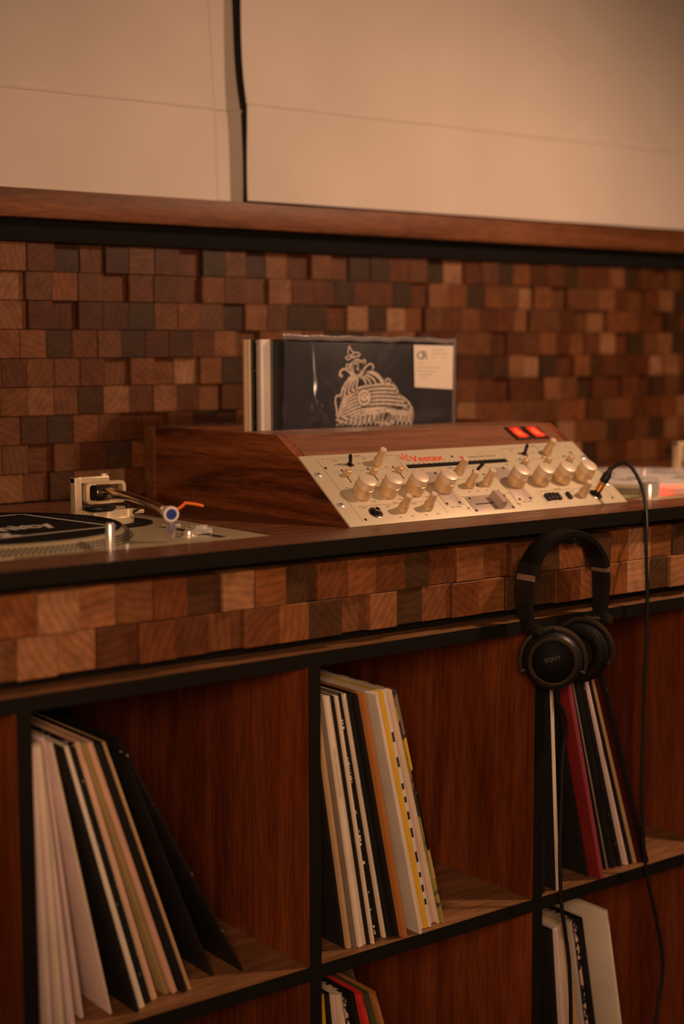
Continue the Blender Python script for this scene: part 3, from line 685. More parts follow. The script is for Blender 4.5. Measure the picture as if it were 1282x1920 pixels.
    sw = o(MB().box(X0+.0425, X0+.0440, Y0+.033, Y0+.041, .004, .012), 'strobe_lamp', M_strobe)
    return t, pc
M_strobe = glow('red_strobe_window', (1.0, .05, .03), 1.2)
def clear():
    m, nt, b = newmat('smoky_clear_plastic'); b.inputs['Base Color'].default_value = (.75, .66, .66, 1); b.inputs['Transmission Weight'].default_value = .8; b.inputs['Roughness'].default_value = .25; b.inputs['IOR'].default_value = 1.3
    return m
M_clear = clear()
tL, pL = turntable(-.5775, 'left silver turntable sunk in the counter, tonearm parked over it', False)
tR, pR = turntable(.5095, 'right silver turntable sunk in the counter beyond the mixer, lit red at its rim', True)
l = bpy.data.lights.new('strobe_glow', 'SPOT'); l.energy = .45; l.color = (1, .035, .03); l.shadow_soft_size = .004; l.spot_size = math.radians(95); l.spot_blend = .8
lo = bpy.data.objects.new('strobe_glow', l); COL.objects.link(lo); lo.location = (.5565, .1135, .0125); lo.rotation_euler = Vector((1, .42, .0)).to_track_quat('-Z', 'Y').to_euler()
# slip mats
sl1 = thing('slipmat', 'black slipmat with a pale outline and lettering on the left platter', 'slipmat', (pL[0], pL[1], .0119), (0, 0, .15))
MB().lathe([(.1525, 0), (.1530, .0006), (.1525, .0016), (.0045, .0016), (.0045, 0)], 96, cap=False).obj('felt_disc', M_mat, sl1)
fr = MB()
for (x0, x1, y0, y1) in ((-.106, .106, -.1030, -.0995), (-.106, .106, .0800, .0835), (.1030, .1065, -.1030, .0835), (-.1065, -.1030, -.1030, .0835)): fr.box(x0, x1, y0, y1, .0016, .0018)
fr.obj('printed_border', M_print, sl1, smooth=0)
texts('printed_lettering', [('Community', .066, -.050, .050, 'RIGHT', None), ('ing', -.016, -.092, .046, 'RIGHT', None)], M_print, sl1, loc=(0, 0, .0018), offset=.0012)
sl2 = thing('slipmat', 'pale slipmat with grey print on the right platter', 'slipmat', (pR[0], pR[1], .0119))
MB().lathe([(.1525, 0), (.1530, .0006), (.1525, .0016), (.0045, .0016), (.0045, 0)], 96, cap=False).obj('felt_disc', M_matw, sl2)
g2 = MB(); rr = random.Random(2)
for i in range(46):
    a = rr.uniform(0, 2*PI); q = rr.uniform(.05, .125); px, py = q*math.cos(a), q*math.sin(a)
    pts = [(px+rr.uniform(-.012, .012), py+rr.uniform(-.02, .02), .0016) for _ in range(4)]
    g2.tube(pts, .0009, 4)
g2.obj('printed_scribbles', M_printg, sl2, smooth=0, kind='stuff')

# ================================================================ RECORDS
SZ = .306
PAL = {}
def pm(key, *a, **k):
    if key not in PAL: PAL[key] = paper('sleeve_'+key, *a, **k)
    return PAL[key]
pm('black', (.012, .0105, .0095), .5); pm('blackworn', (.012, .0105, .0095), .5, (.60, .5, .38), .635)
pm('cream', (.70, .58, .42)); pm('palecream', (.76, .66, .52)); pm('tan', (.50, .33, .16)); pm('greybrown', (.20, .16, .12)); pm('grey', (.42, .38, .33))
pm('pink', (.66, .52, .47)); pm('orange', (.43, .165, .04)); pm('yellow', (.72, .44, .022)); pm('greypink', (.50, .45, .38)); pm('olive', (.34, .25, .11)); pm('pinko', (.68, .42, .28))
pm('red', (.17, .012, .012)); pm('redpink', (.27, .045, .062)); pm('white', (.90, .82, .74)); pm('lighttan', (.74, .50, .27)); pm('lightcream', (.84, .72, .54)); pm('brightred', (.62, .035, .025)); pm('green', (.06, .07, .025)); pm('brown', (.38, .17, .05)); pm('darkbrown', (.12, .07, .035))
pm('multi', (.36, .30, .06), .5, (.06, .04, .05), .49, .3, (30, 30, 22)); pm('bw', (.72, .66, .55)); pm('blackpat', (.014, .012, .011), .5, (.60, .38, .30), .50, .1, (140, 140, 100)); pm('darkred', (.05, .008, .007), .4)
def sleeve_mesh(t, spine, face, bow=.0006, size=SZ, puff=.0):
    m = MB(); nz, ny = 10, 6; c = min(.0007, t*.3)
    prof = [(-t, c), (-t+c, 0), (-c, 0), (0, c)]                  # rounded front edge (spine)
    ring = []
    for j in range(nz+1):
        z = size*j/nz; q = math.sin(PI*j/nz); dx = bow*q
        row = []
        for (x, y) in prof: row.append((x+dx, y, z))
        for i in range(1, ny+1): row.append((dx+puff*q*math.sin(PI*i/ny), size*i/ny, z))
        for i in range(ny, 0, -1): row.append((-t+dx-puff*q*math.sin(PI*i/ny), size*i/ny, z))
        ring.append(row)
    n = len(ring[0]); vs = [v for r0 in ring for v in r0]
    for j in range(nz):
        for i in range(n):
            m.m = 1 if i in (0, 1, 2) else 0
            k = (i+1) % n; m.add([], []); m.f.append([j*n+i, j*n+k, (j+1)*n+k, (j+1)*n+i]); m.mi.append(m.m)
    m.v = vs; m.m = 1
    m.f.append(list(range(n))[::-1]); m.mi.append(1); m.f.append([nz*n+i for i in range(n)]); m.mi.append(1)
    return m.mesh('record_sleeve', [PAL[face], PAL[spine]], 50)
def add_marks(o, t, kind):
    m = MB()
    if kind == 'stripes':
        rr = random.Random(4); z = .03
        while z < SZ*.86:
            h = rr.uniform(.006, .014); m.box(-t*.95, -t*.2, -.0002, .001, z, z+h); z += h+rr.uniform(.008, .022)
        m.obj('spine_print', M_inkb, o, smooth=0)
    elif kind == 'lettering':
        texts('spine_lettering', [('STEREO  LONG PLAYING RECORD', 0, 0, t*.62, 'LEFT', None)], M_printg, o, loc=(-t*.72, -.0001, SZ*.80), rot=(PI/2, PI/2, 0))
    elif kind == 'dashes':
        rr = random.Random(9); z = .01
        while z < SZ*.9:
            h = rr.uniform(.001, .004); m.box(-t*rr.uniform(.45, .9), -t*rr.uniform(.1, .4), -.0002, .001, z, z+h); z += h+rr.choice((.001, .002, .003, .02, .035))
        m.obj('spine_print', M_print, o, smooth=0)
    elif kind == 'bands':
        for i, (z0, z1, mt) in enumerate(((.205, .245, 'yellow'), (.175, .203, 'darkred'), (.10, .172, 'black'), (.06, .098, 'tan'), (.25, .30, 'greybrown'))):
            MB().box(-t*.90, -t*.12, -.0002, .001, z0, z1).obj('spine_print', PAL[mt], o, smooth=0)
def stack(rows, zf, x_wall, group, S0=SZ, gap=.0004):
    pb, pth = x_wall, None
    for (X, Y, th, t, spine, face, label, mark) in rows:
        if pth is None: lo_ = max(x_wall + t/math.cos(th)+gap, x_wall+(SZ*math.sin(th))+t/math.cos(th)+gap)
        else: lo_ = pb + t/math.cos(th) + gap + max(0, SZ*(math.sin(th)-math.sin(pth)))
        X = max(X, lo_)
        o = link('record_sleeve', sleeve_mesh(t, spine, face, random.uniform(0, .0002)), None, (X, Y, zf+t*math.sin(th)+.0003), (0, -th, 0), label=label, category='record', group=group)
        if mark: add_marks(o, t, mark)
        pb, pth = X, th
G1 = 'records leaning in the upper middle cubby'
stack([
 (-.0694, .0210, .150, .0030, 'blackworn', 'black', 'black worn record sleeve, leftmost of the upper middle cubby', None),
 (-.0640, .0160, .150, .0048, 'tan', 'tan', 'tan record sleeve second from left in the upper middle cubby', None),
 (-.0573, .0145, .156, .0040, 'greybrown', 'greybrown', 'thin grey-brown record sleeve between the tan and the wide cream one', None),
 (-.0520, .0121, .158, .0062, 'palecream', 'cream', 'wide cream record sleeve with faint spine lettering, upper middle cubby', 'lettering'),
 (-.0462, .0146, .168, .0030, 'cream', 'cream', 'narrow cream record sleeve right of the lettered cream one', None),
 (-.0412, .0126, .170, .0036, 'black', 'black', 'narrow black record sleeve between two cream ones, upper middle cubby', None),
 (-.0370, .0098, .172, .0034, 'palecream', 'cream', 'cream record sleeve left of the dark dashed spine', None),
 (-.0310, .0128, .176, .0036, 'black', 'black', 'black record sleeve with dashed white spine print, upper middle cubby', 'dashes'),
 (-.0250, .0200, .180, .0030, 'grey', 'grey', 'thin pale grey record sleeve set back a little, upper middle cubby', None),
 (-.0190, .0202, .190, .0042, 'black', 'black', 'black record sleeve left of a lone cream one, upper middle cubby', None),
 (-.0125, .0170, .193, .0040, 'palecream', 'cream', 'lone cream record sleeve between black ones, upper middle cubby', None),
 (-.0055, .0130, .198, .0050, 'black', 'black', 'black record sleeve, first of a black pair left of the orange one', None),
 (.0008, .0090, .202, .0046, 'black', 'black', 'black record sleeve, touching the orange one in the upper middle cubby', None),
 (.0076, .0025, .203, .0062, 'orange', 'orange', 'orange-brown record sleeve in the upper middle cubby', None),
 (.0135, .0170, .210, .0030, 'black', 'black', 'thin black record sleeve right of the orange-brown one', None),
 (.0290, -.0005, .220, .0040, 'palecream', 'greypink', 'grey-pink record sleeve pulled forward, its broad side showing, upper middle cubby', None),
 (.0400, .0103, .228, .0042, 'cream', 'cream', 'cream record sleeve touching the yellow one', None),
 (.0470, .0099, .231, .0052, 'yellow', 'yellow', 'yellow record sleeve in the upper middle cubby', None),
 (.0520, .0097, .232, .0036, 'bw', 'bw', 'white record sleeve with black dashes right of the yellow one', 'stripes'),
 (.0615, .0170, .238, .0050, 'pink', 'pink', 'pinkish white record sleeve second from right, upper middle cubby', None),
 (.0670, .0120, .246, .0030, 'cream', 'cream', 'thin cream record sleeve beside the patchwork one, upper middle cubby', None),
 (.0725, .0097, .250, .0040, 'multi', 'multi', 'patchwork green and brown record sleeve, rightmost of the upper middle cubby', 'bands'),
], ZS, X1+TD, G1)
G2 = 'records leaning in the upper left cubby'
stack([
 (-.4545, .0040, .034, .0060, 'pink', 'pink', 'pinkish white record sleeve, leftmost of the upper left cubby', None),
 (-.4400, .0060, .060, .0060, 'cream', 'pink', 'cream edged record sleeve second from left, upper left cubby', None),
 (-.4180, .0200, .100, .0060, 'pink', 'pink', 'pinkish record sleeve third from left, upper left cubby', None),
 (-.3960, .0400, .120, .0040, 'pink', 'pink', 'crumpled pale inner sleeve set back in the upper left cubby', None),
 (-.3700, .0300, .200, .0030, 'cream', 'pink', 'pale record sleeve with a cream edge, broad side showing, upper left cubby', None),
 (-.3442, .0160, .262, .0040, 'black', 'black', 'black record sleeve, broad side showing, left of a cream edge', None),
 (-.3340, .0220, .272, .0060, 'palecream', 'cream', 'cream record sleeve right of the broad black one, upper left cubby', None),
 (-.3225, .0290, .276, .0062, 'blackworn', 'black', 'black record sleeve with a speckled worn spine, upper left cubby', None),
 (-.3130, .0325, .280, .0060, 'pinko', 'cream', 'peach record sleeve right of the speckled black one, upper left cubby', None),
 (-.2960, .0363, .310, .0050, 'olive', 'olive', 'olive-tan record sleeve in the upper left cubby', None),
 (-.2870, .0341, .318, .0058, 'pinko', 'pinko', 'salmon record sleeve in the upper left cubby', None),
 (-.2775, .0291, .324, .0062, 'black', 'black', 'black record sleeve between salmon and tan ones, upper left cubby', None),
 (-.2715, .0308, .327, .0032, 'tan', 'tan', 'thin tan record sleeve, last light spine in the upper left cubby', None),
 (-.2328, .0463, .372, .0030, 'black', 'black', 'black record sleeve second from right in the upper left cubby', None),
 (-.1992, .0383, .478, .0030, 'blackworn', 'black', 'black record sleeve leaning farthest, rightmost of the upper left cubby', None),
], ZS, X1-P+TD, G2)
G3 = 'records leaning in the upper right cubby'
stack([
 (.2405, .0076, .020, .0030, 'blackworn', 'black', 'thin black record sleeve against the divider, upper right cubby', None),
 (.2629, .0044, .057, .0062, 'palecream', 'black', 'lone upright record with a cream edge in the upper right cubby', None),
 (.3290, .0160, .2405, .0030, 'black', 'black', 'thin black record sleeve left of the dark red one', None),
 (.3396, -.0010, .2410, .0068, 'redpink', 'red', 'dark red record sleeve standing forward in the upper right cubby', None),
 (.3700, .0200, .262, .0030, 'greybrown', 'black', 'thin grey record sleeve behind the red one', None),
 (.3830, .0180, .278, .0070, 'black', 'black', 'thick black record sleeve right of the red one, upper right cubby', None),
 (.3940, .0172, .288, .0060, 'blackworn', 'black', 'speckled black record sleeve left of a pinkish edge, upper right cubby', None),
 (.4030, .0157, .305, .0046, 'pink', 'pink', 'record sleeve with a pinkish edge in the upper right cubby', None),
 (.4110, .0155, .315, .0050, 'black', 'black', 'black record sleeve between the pinkish and the ochre edges', None),
 (.4180, .0141, .322, .0038, 'tan', 'tan', 'record sleeve with an ochre edge in the upper right cubby', None),
 (.4280, .0118, .328, .0070, 'darkred', 'darkred', 'very dark red record sleeve second from right, upper right cubby', None),
 (.4345, .0060, .332, .0032, 'blackworn', 'black', 'black record sleeve with worn edge, rightmost of the upper right cubby', None),
], ZS, X1+P+TD, G3)
G4 = 'records leaning in the lower middle cubby'
def low(rows): return [(xt+SZ*math.sin(th), Y, th, *rest) for (xt, Y, th, *rest) in rows]
stack(low([
 (-.0935, .030, .075, .0050, 'yellow', 'yellow', 'yellow record sleeve, leftmost of the lower middle cubby', None),
 (-.0860, .030, .105, .0060, 'black', 'black', 'black record sleeve right of the yellow one, lower middle cubby', None),
 (-.0810, .025, .125, .0050, 'pink', 'pink', 'pinkish record sleeve in the lower middle cubby', None),
 (-.0740, .022, .145, .0060, 'cream', 'cream', 'cream record sleeve in the lower middle cubby', None),
 (-.0690, .022, .160, .0050, 'blackpat', 'black', 'black record sleeve with a speckled spine, lower middle cubby', None),
 (-.0560, .022, .215, .0062, 'black', 'black', 'black record sleeve left of the red one, lower middle cubby', None),
 (-.0440, .022, .255, .0070, 'brightred', 'brightred', 'bright red record sleeve in the lower middle cubby', None),
 (-.0350, .022, .285, .0062, 'green', 'green', 'dark green record sleeve right of the red one', None),
 (-.0255, .020, .300, .0060, 'brown', 'brown', 'orange-brown record sleeve second from right, lower middle cubby', None),
 (-.0020, .095, .310, .0035, 'darkbrown', 'darkbrown', 'dark brown record sleeve set back at the right, lower middle cubby', None),
]), ZB, X1+TD, G4)
G5 = 'records leaning in the lower right cubby'
stack(low([
 (.2570, .010, .090, .0050, 'black', 'black', 'black record sleeve against the divider, lower right cubby', None),
 (.2650, .008, .110, .0055, 'pink', 'pink', 'pale pink record sleeve at the left of the lower right cubby', None),
 (.2735, .018, .130, .0050, 'palecream', 'cream', 'cream record sleeve in the lower right cubby, left of a tan one', None),
 (.2830, .020, .150, .0055, 'cream', 'cream', 'second cream record sleeve in the lower right cubby, beside the tan one', None),
 (.2930, .020, .162, .0050, 'tan', 'tan', 'tan record sleeve in the lower right cubby', None),
 (.3030, .020, .172, .0050, 'grey', 'grey', 'grey record sleeve left of the speckled spine, lower right cubby', None),
 (.3100, .020, .174, .0050, 'blackpat', 'black', 'black record sleeve with a pink speckled spine, lower right cubby', None),
 (.3220, .020, .180, .0080, 'black', 'black', 'thick black record sleeve in the lower right cubby', None),
 (.3700, .020, .186, .0046, 'palecream', 'palecream', 'cream paper sleeve, broad side showing, rightmost of the lower right cubby', None),
]), ZB, X1+P+TD, G5)

# ---------------------------------------------------------------- records standing in the mixer's bin
G6 = 'records standing in the bin behind the mixer'
def bin_rec(y0, t, x0, top, spine, face, label, wdt=.306):
    me = sleeve_mesh(t, spine, face, 0.0003)
    o = link('record_sleeve', me, None, (x0, y0, -.0833), (0, 0, -PI/2), label=label, category='record', group=G6)
    return o
# local x of the sleeve becomes world -y after the turn, local y becomes world +x
yy = .3756
front = thing('record_sleeve', 'dark record in clear plastic with a pale ornate dome drawing, front of the bin', 'record', (.0869, .3700, -.0833), (0, .018, 0), G6)
def fcover(x, z): return (x, 0, z)
ART = .3050
m = MB().cbox(.003, .3055, 0, .0040, .001, ART-.002, .0006); m.obj('cover', paper('midnight_cover', (.034, .034, .040), .35, var=.35), front)
def plastic():
    m, nt, b = newmat('clear_outer_plastic'); L = nt.links.new
    out = nt.nodes['Material Output']; tr = N(nt, 'ShaderNodeBsdfTransparent'); gl = N(nt, 'ShaderNodeBsdfGlossy'); gl.inputs['Roughness'].default_value = .24; gl.inputs['Color'].default_value = (.86, .92, 1, 1)
    mix = N(nt, 'ShaderNodeMixShader'); fr_ = N(nt, 'ShaderNodeFresnel'); fr_.inputs['IOR'].default_value = 1.45
    tc = N(nt, 'ShaderNodeTexCoord'); mp = N(nt, 'ShaderNodeMapping'); mp.inputs['Scale'].default_value = (14, 10, 7); mp.inputs['Rotation'].default_value = (0, .5, 0); L(tc.outputs['Object'], mp.inputs[0])
    n = N(nt, 'ShaderNodeTexNoise'); n.inputs['Scale'].default_value = 1.; n.inputs['Detail'].default_value = 2; n.inputs['Distortion'].default_value = 1.2; L(mp.outputs[0], n.inputs[0])
    bp = N(nt, 'ShaderNodeBump'); bp.inputs['Strength'].default_value = .8; bp.inputs['Distance'].default_value = .02; L(n.outputs[0], bp.inputs['Height'])
    L(bp.outputs[0], gl.inputs['Normal']); pass
    mix.inputs[0].default_value = .12; L(tr.outputs[0], mix.inputs[1]); L(gl.outputs[0], mix.inputs[2]); L(mix.outputs[0], out.inputs[0])
    return m
M_plas = plastic()
pl = MB(); nx, nz = 24, 20; vs = []; fs = []
for j in range(nz+1):
    for i in range(nx+1):
        x = -.001+.3105*i/nx; z = .3135*j/nz
        vs.append((x+.0012*math.sin(z*40)*(i in (0, nx)), -.0016-.0008*math.sin(x*31+1)*math.sin(z*23), z+(.0016*math.sin(x*55)+.0016*math.exp(-((x-.235)/.03)**2) if j == nz else 0)))
for j in range(nz):
    for i in range(nx): a = j*(nx+1)+i; fs.append((a, a+1, a+nx+2, a+nx+1))
pl.add(vs, fs); n0 = len(pl.v)
pl.add([(-.001, -.0016, 0), (-.001, .0052, 0), (-.001, .0052, .3135), (-.001, -.0016, .3135)], [(0, 1, 2, 3)])
pl.add([(.3095, -.0016, 0), (.3095, .0052, 0), (.3095, .0052, .3135), (.3095, -.0016, .3135)], [(0, 1, 2, 3)])
pl.add([(-.001, .0052, 0), (.3095, .0052, 0), (.3095, .0052, .3135), (-.001, .0052, .3135)], [(0, 1, 2, 3)])
pl.obj('plastic_outer', M_plas, front, smooth=60)
rm = MB(); rm.band([(-.0012+.3115*i/30, -.0012, .3092+.0008*math.sin(i*1.3)+.0014*math.exp(-((i-22)/3)**2)) for i in range(31)], (0, 0, 1), .0062, .0014); rm.band([(.3090+.0004*math.sin(i), -.0010, .002+.305*i/24) for i in range(25)], (1, 0, 0), .0040, .0012)
rm.obj('plastic_seam', plain('crinkled_plastic_seam', (.20, .175, .165), .22, spec=.7, bump=.5, bscale=120), front, label='crinkled clear plastic edge of the outer sleeve')
# drawing: given in a small sheet grid, width 1282 x height 838 units, x 0.194 mm, z 0.139 mm
def sx(a): return (590-520+a/4.93)*.000958
def sz(b): return .3120-(b/4.93+6)*.000695
art = MB()
def stroke(pts, wdt=9, wig=0., seed=0, closed=False):
    rr = random.Random(seed); out = []
    for i in range(len(pts)-1):
        (xa, ya), (xb, yb) = pts[i], pts[i+1]; n = max(1, int(math.hypot(xb-xa, yb-ya)/9))
        for k in range(n): t = k/n; out.append((xa+(xb-xa)*t, ya+(yb-ya)*t))
    out.append(pts[-1])
    P3 = [Vector((sx(a), sz(b))) for a, b in out]; L_ = []; R_ = []
    for i, p in enumerate(P3):
        d = (P3[min(i+1, len(P3)-1)]-P3[max(i-1, 0)])
        if d.length < 1e-9: d = Vector((1, 0))
        d.normalize(); nn = Vector((-d.y, d.x)); w_ = wdt*.000098*(1+wig*rr.uniform(-1, 1)); L_.append(p+nn*w_); R_.append(p-nn*w_)
    n = len(P3); vs = [(v.x, -.00025, v.y) for v in L_]+[(v.x, -.00025, v.y) for v in R_]
    art.add(vs, [(i, i+1, n+i+1, n+i) for i in range(n-1)])
def curve(p0, p1, p2, n=16): return [((1-t)**2*p0[0]+2*t*(1-t)*p1[0]+t*t*p2[0], (1-t)**2*p0[1]+2*t*(1-t)*p1[1]+t*t*p2[1]) for t in [i/n for i in range(n+1)]]
def oval(cx, cy, rx, ry, n=30, a0=0, a1=360): return [(cx+rx*math.cos(math.radians(a0+(a1-a0)*i/n)), cy+ry*math.sin(math.radians(a0+(a1-a0)*i/n))) for i in range(n+1)]
stroke([(236, 55), (226, 120), (238, 160), (262, 150), (282, 128), (252, 100), (236, 55)], 9); stroke([(240, 150), (205, 178), (222, 200), (252, 186), (240, 150)], 9)
stroke([(282, 128), (318, 126), (338, 145), (318, 165), (282, 160)], 9); stroke([(250, 165), (275, 175), (300, 165)], 12)
stroke(oval(312, 280, 62, 82), 13, .3, 1); stroke(oval(312, 282, 40, 56, a0=20, a1=300), 9, .4, 2); stroke(oval(312, 300, 42, 40, a0=10, a1=170), 12, .4, 3); stroke([(305, 240), (325, 262), (308, 285), (328, 300)], 9, .4, 4); stroke([(270, 225), (300, 205)], 12, .3, 4)
stroke(curve((155, 365), (150, 295), (195, 290)), 14, .2, 5); stroke(curve((195, 290), (235, 300), (265, 360)), 13, .2, 6); stroke([(160, 345), (180, 360), (165, 372)], 10)
stroke(curve((375, 300), (400, 240), (440, 235)), 13, .2, 7); stroke(curve((440, 235), (475, 260), (450, 290)), 12, .2, 8); stroke(oval(375, 215, 14, 18), 9); stroke(oval(228, 262, 16, 20), 9); stroke([(368, 230), (372, 275)], 12, .3)
for i, (xa, xb) in enumerate(((165, 255), (195, 272), (228, 290), (262, 305), (300, 320))): stroke(curve((xa, 580-i*12), (xa+6, 460), (xb, 365)), 14, .35, 20+i)
for i, q in enumerate(((340, 370, 395, 460), (362, 360, 440, 455), (385, 345, 490, 440), (400, 318, 545, 430), (430, 310, 560, 430))): stroke(curve((q[0], q[1]), ((q[0]+q[2])/2+30, q[1]+20), (q[2], q[3])), 13, .35, 30+i)
for i in range(7):   # wrapped bands sweeping up from left, level to the right
    y = 470+i*38; xr = 655+i*27; xl_ = 175-i*8
    stroke(curve((xl_, y+125-i*4), (300, y-8), (440, y-15)), 15, .35, 40+i); stroke(curve((440, y-15), (560, y-38), (xr, y-18+i*4)), 15 if i < 6 else 12, .35, 50+i)
stroke(oval(600, 408, 22, 22), 10, .3); stroke(curve((640, 430), (700, 500), (700, 560)), 14, .3, 60); stroke(curve((690, 545), (800, 600), (815, 660)), 13, .3, 61); stroke([(815, 660), (838, 690), (845, 790)], 12, .3, 62); stroke(curve((120, 640), (110, 560), (140, 550)), 12, .2, 63); stroke(curve((140, 550), (165, 560), (180, 590)), 11, .2, 64); stroke(curve((118, 640), (140, 700), (128, 760)), 12, .2, 65)
for i in range(5):   # big sweeping lower arcs filled with leaf shapes
    stroke(curve((132+i*46, 850), (300+i*30, 700+i*26), (560, 690+i*26)), 15, .35, 90+i); stroke(curve((560, 690+i*26), (700, 680+i*26), (842, 700+i*30)), 15, .35, 100+i)
for a in range(150, 840, 42): stroke(curve((a, 850), (a+5, 790), (a+16, 742+abs(a-560)*.06)), 16, .4, a)
for q in ((575, 800, 64, 70), (575, 802, 40, 44), (575, 804, 16, 18)): stroke(oval(*q), 14, .3, 71)
art.obj('cover_drawing', plain('cream_cover_print', (.80, .68, .54), .7), front, smooth=0)
disc = MB()
def fill(pts, y):
    disc.add([(sx(a), y, sz(b)) for a, b in pts], [list(range(len(pts)))])
fill(oval(380, 575, 70, 92)[:-1], -.00032)
disc.obj('drawing_medallion', plain('cream_medallion_print', (.80, .68, .54), .7), front, smooth=0)
art = MB(); stroke(oval(380, 575, 66, 88), 7, .2, 80); stroke(oval(380, 575, 38, 50, a0=30, a1=330), 6, .4, 81); stroke(oval(380, 590, 30, 30, a0=10, a1=170), 7, .4, 82); stroke([(375, 550), (388, 566), (374, 580)], 6)
for i, v in enumerate(art.v): art.v[i] = (v[0], -.00040, v[2])
art.obj('medallion_lines', M_inkb, front, smooth=0)
# price sticker
st = MB().box(.2290, .3050, -.0021, -.0019, .2385, .3025)
for i, v in enumerate(st.v):
    if v[0] < .24 and v[2] < .25: st.v[i] = (v[0]+.003, v[1], v[2]+.003)
stk = st.obj('sticker', plain('sticker_paper', (.74, .66, .54), .6), front, smooth=0)
texts('sticker_lettering', [('C', .2345, .2822, .0165, 'LEFT', Matrix.Diagonal((1.15, 1, 1, 1))), ('R', .2445, .2822, .0165, 'LEFT', Matrix.Diagonal((1.15, 1, 1, 1)))], M_inkb, front, loc=(0, -.0022, 0), rot=(PI/2, 0, 0))
for nme in (): pass
sm_ = MB()
for i, (x, z, l_) in enumerate(((.264, .2955, .022), (.264, .2895, .030), (.264, .2842, .006), (.284, .2842, .008), (.237, .2755, .010), (.237, .2695, .042), (.237, .2640, .036), (.240, .2590, .022), (.243, .2545, .014))):
    q = x
    while q < x+l_: sm_.box(q, q+.0022, -.0023, -.0021, z, z+.0013); q += .0031
sm_.obj('sticker_small_print', plain('faint_print', (.42, .37, .31), .7), front, smooth=0)
# the sleeves behind it
ybk = .3775
for (t, x0, sp, fc, lab, dz) in ((.0040, .0830, 'black', 'black', 'black record sleeve just behind the plastic covered one in the bin', 0),
  (.0050, .0830, 'greybrown', 'greybrown', 'grey-brown record sleeve third from the front of the bin', 0),
  (.0070, .0690, 'white', 'white', 'thick pale record box in the middle of the bin', 0),
  (.0110, .0740, 'white', 'white', 'second thick pale record box in the bin, left of the first', 0),
  (.0060, .0790, 'lightcream', 'grey', 'grey record sleeve between the pale boxes and the black one in the bin', 0),
  (.0090, .0800, 'blackworn', 'black', 'black record sleeve with white flecks in the bin', 0),
  (.0040, .0800, 'green', 'green', 'thin green record sleeve in the bin', 0),
  (.0060, .0785, 'lightcream', 'lightcream', 'cream record sleeve second from the back of the bin', 0),
  (.0065, .0765, 'lighttan', 'lighttan', 'tan record sleeve at the back of the bin', 0)):
    bin_rec(ybk+.0002, t, x0, 0, sp, fc, lab); ybk += t+.0012

# ================================================================ HEADPHONES
hp = thing('headphones', 'black over-ear headphones hanging from the counter edge', 'headphones', (.2375, -.021, -.0128))
HB0 = Vector((.2375, -.021, -.0128))
def ho(m, name, mat, par=hp, **k):
    if par is hp:
        for i, v in enumerate(m.v): m.v[i] = tuple(Vector(v)-HB0)
    return m.obj(name, mat, par, **k)
R0 = .0665; cx, cz = .2375, -.0128-R0-.003
def arc(a0, a1, n, rad=R0): return [(cx+rad*math.cos(math.radians(a)), -.021, cz+rad*1.0*math.sin(math.radians(a))) for a in [a0+(a1-a0)*i/n for i in range(n+1)]]
padb = arc(150, 30, 30)
ho(MB().band(padb, (0, 1, 0), .030, .0095), 'headband_pad', M_pad)
def leg(sgn):
    pts = []
    for i in range(13):
        t = i/12; a = math.radians(150-(-sgn*0)) if False else None
        pts.append(t)
    # from band end down to the hinge
    ang = 150 if sgn < 0 else 30
    p0 = Vector((cx+R0*math.cos(math.radians(ang)), -.021, cz+R0*math.sin(math.radians(ang))))
    out = [p0]
    for a in range(1, 6):
        q = math.radians(ang+(a*6 if sgn < 0 else -a*6)); out.append(Vector((cx+R0*math.cos(q), -.021, cz+R0*math.sin(q))))
    last = out[-1]
    for k in range(1, 6): out.append(Vector((last.x-sgn*.0011*k*k*(.25 if sgn < 0 else .08), -.021, last.z-.0085*k)))
    return out
for s in (-1, 1):
    L_ = leg(s)
    ho(MB().band(L_[:3], (0, 1, 0), .031, .0105), 'band_end_cap', M_hp)
    ho(MB().band(L_[2:4], (0, 1, 0), .028, .0062), 'slider_plate', M_slider)
    ho(MB().band(L_[3:], (0, 1, 0), [.028]*3+[.027, .025, .024, .023, .022][:len(L_[3:])-3], .0070), 'band_arm', M_hp)
    tip = L_[-1]
    ho(MB().lathe([(.0, -.013), (.0062, -.0128), (.0068, -.0115), (.0068, .0115), (.0062, .0128), (0, .013)], 22, (tip.x-s*.001, tip.y-.006, tip.z-.003), (0, 1, 0), cap=False), 'hinge_barrel', M_hp)
    ho(MB().lathe([(.0052, 0), (.0050, .0012), (.0030, .0016), (0, .0016)], 20, (tip.x-s*.001, tip.y-.0188, tip.z-.003), (0, -1, 0)), 'hinge_cap', M_bronze)
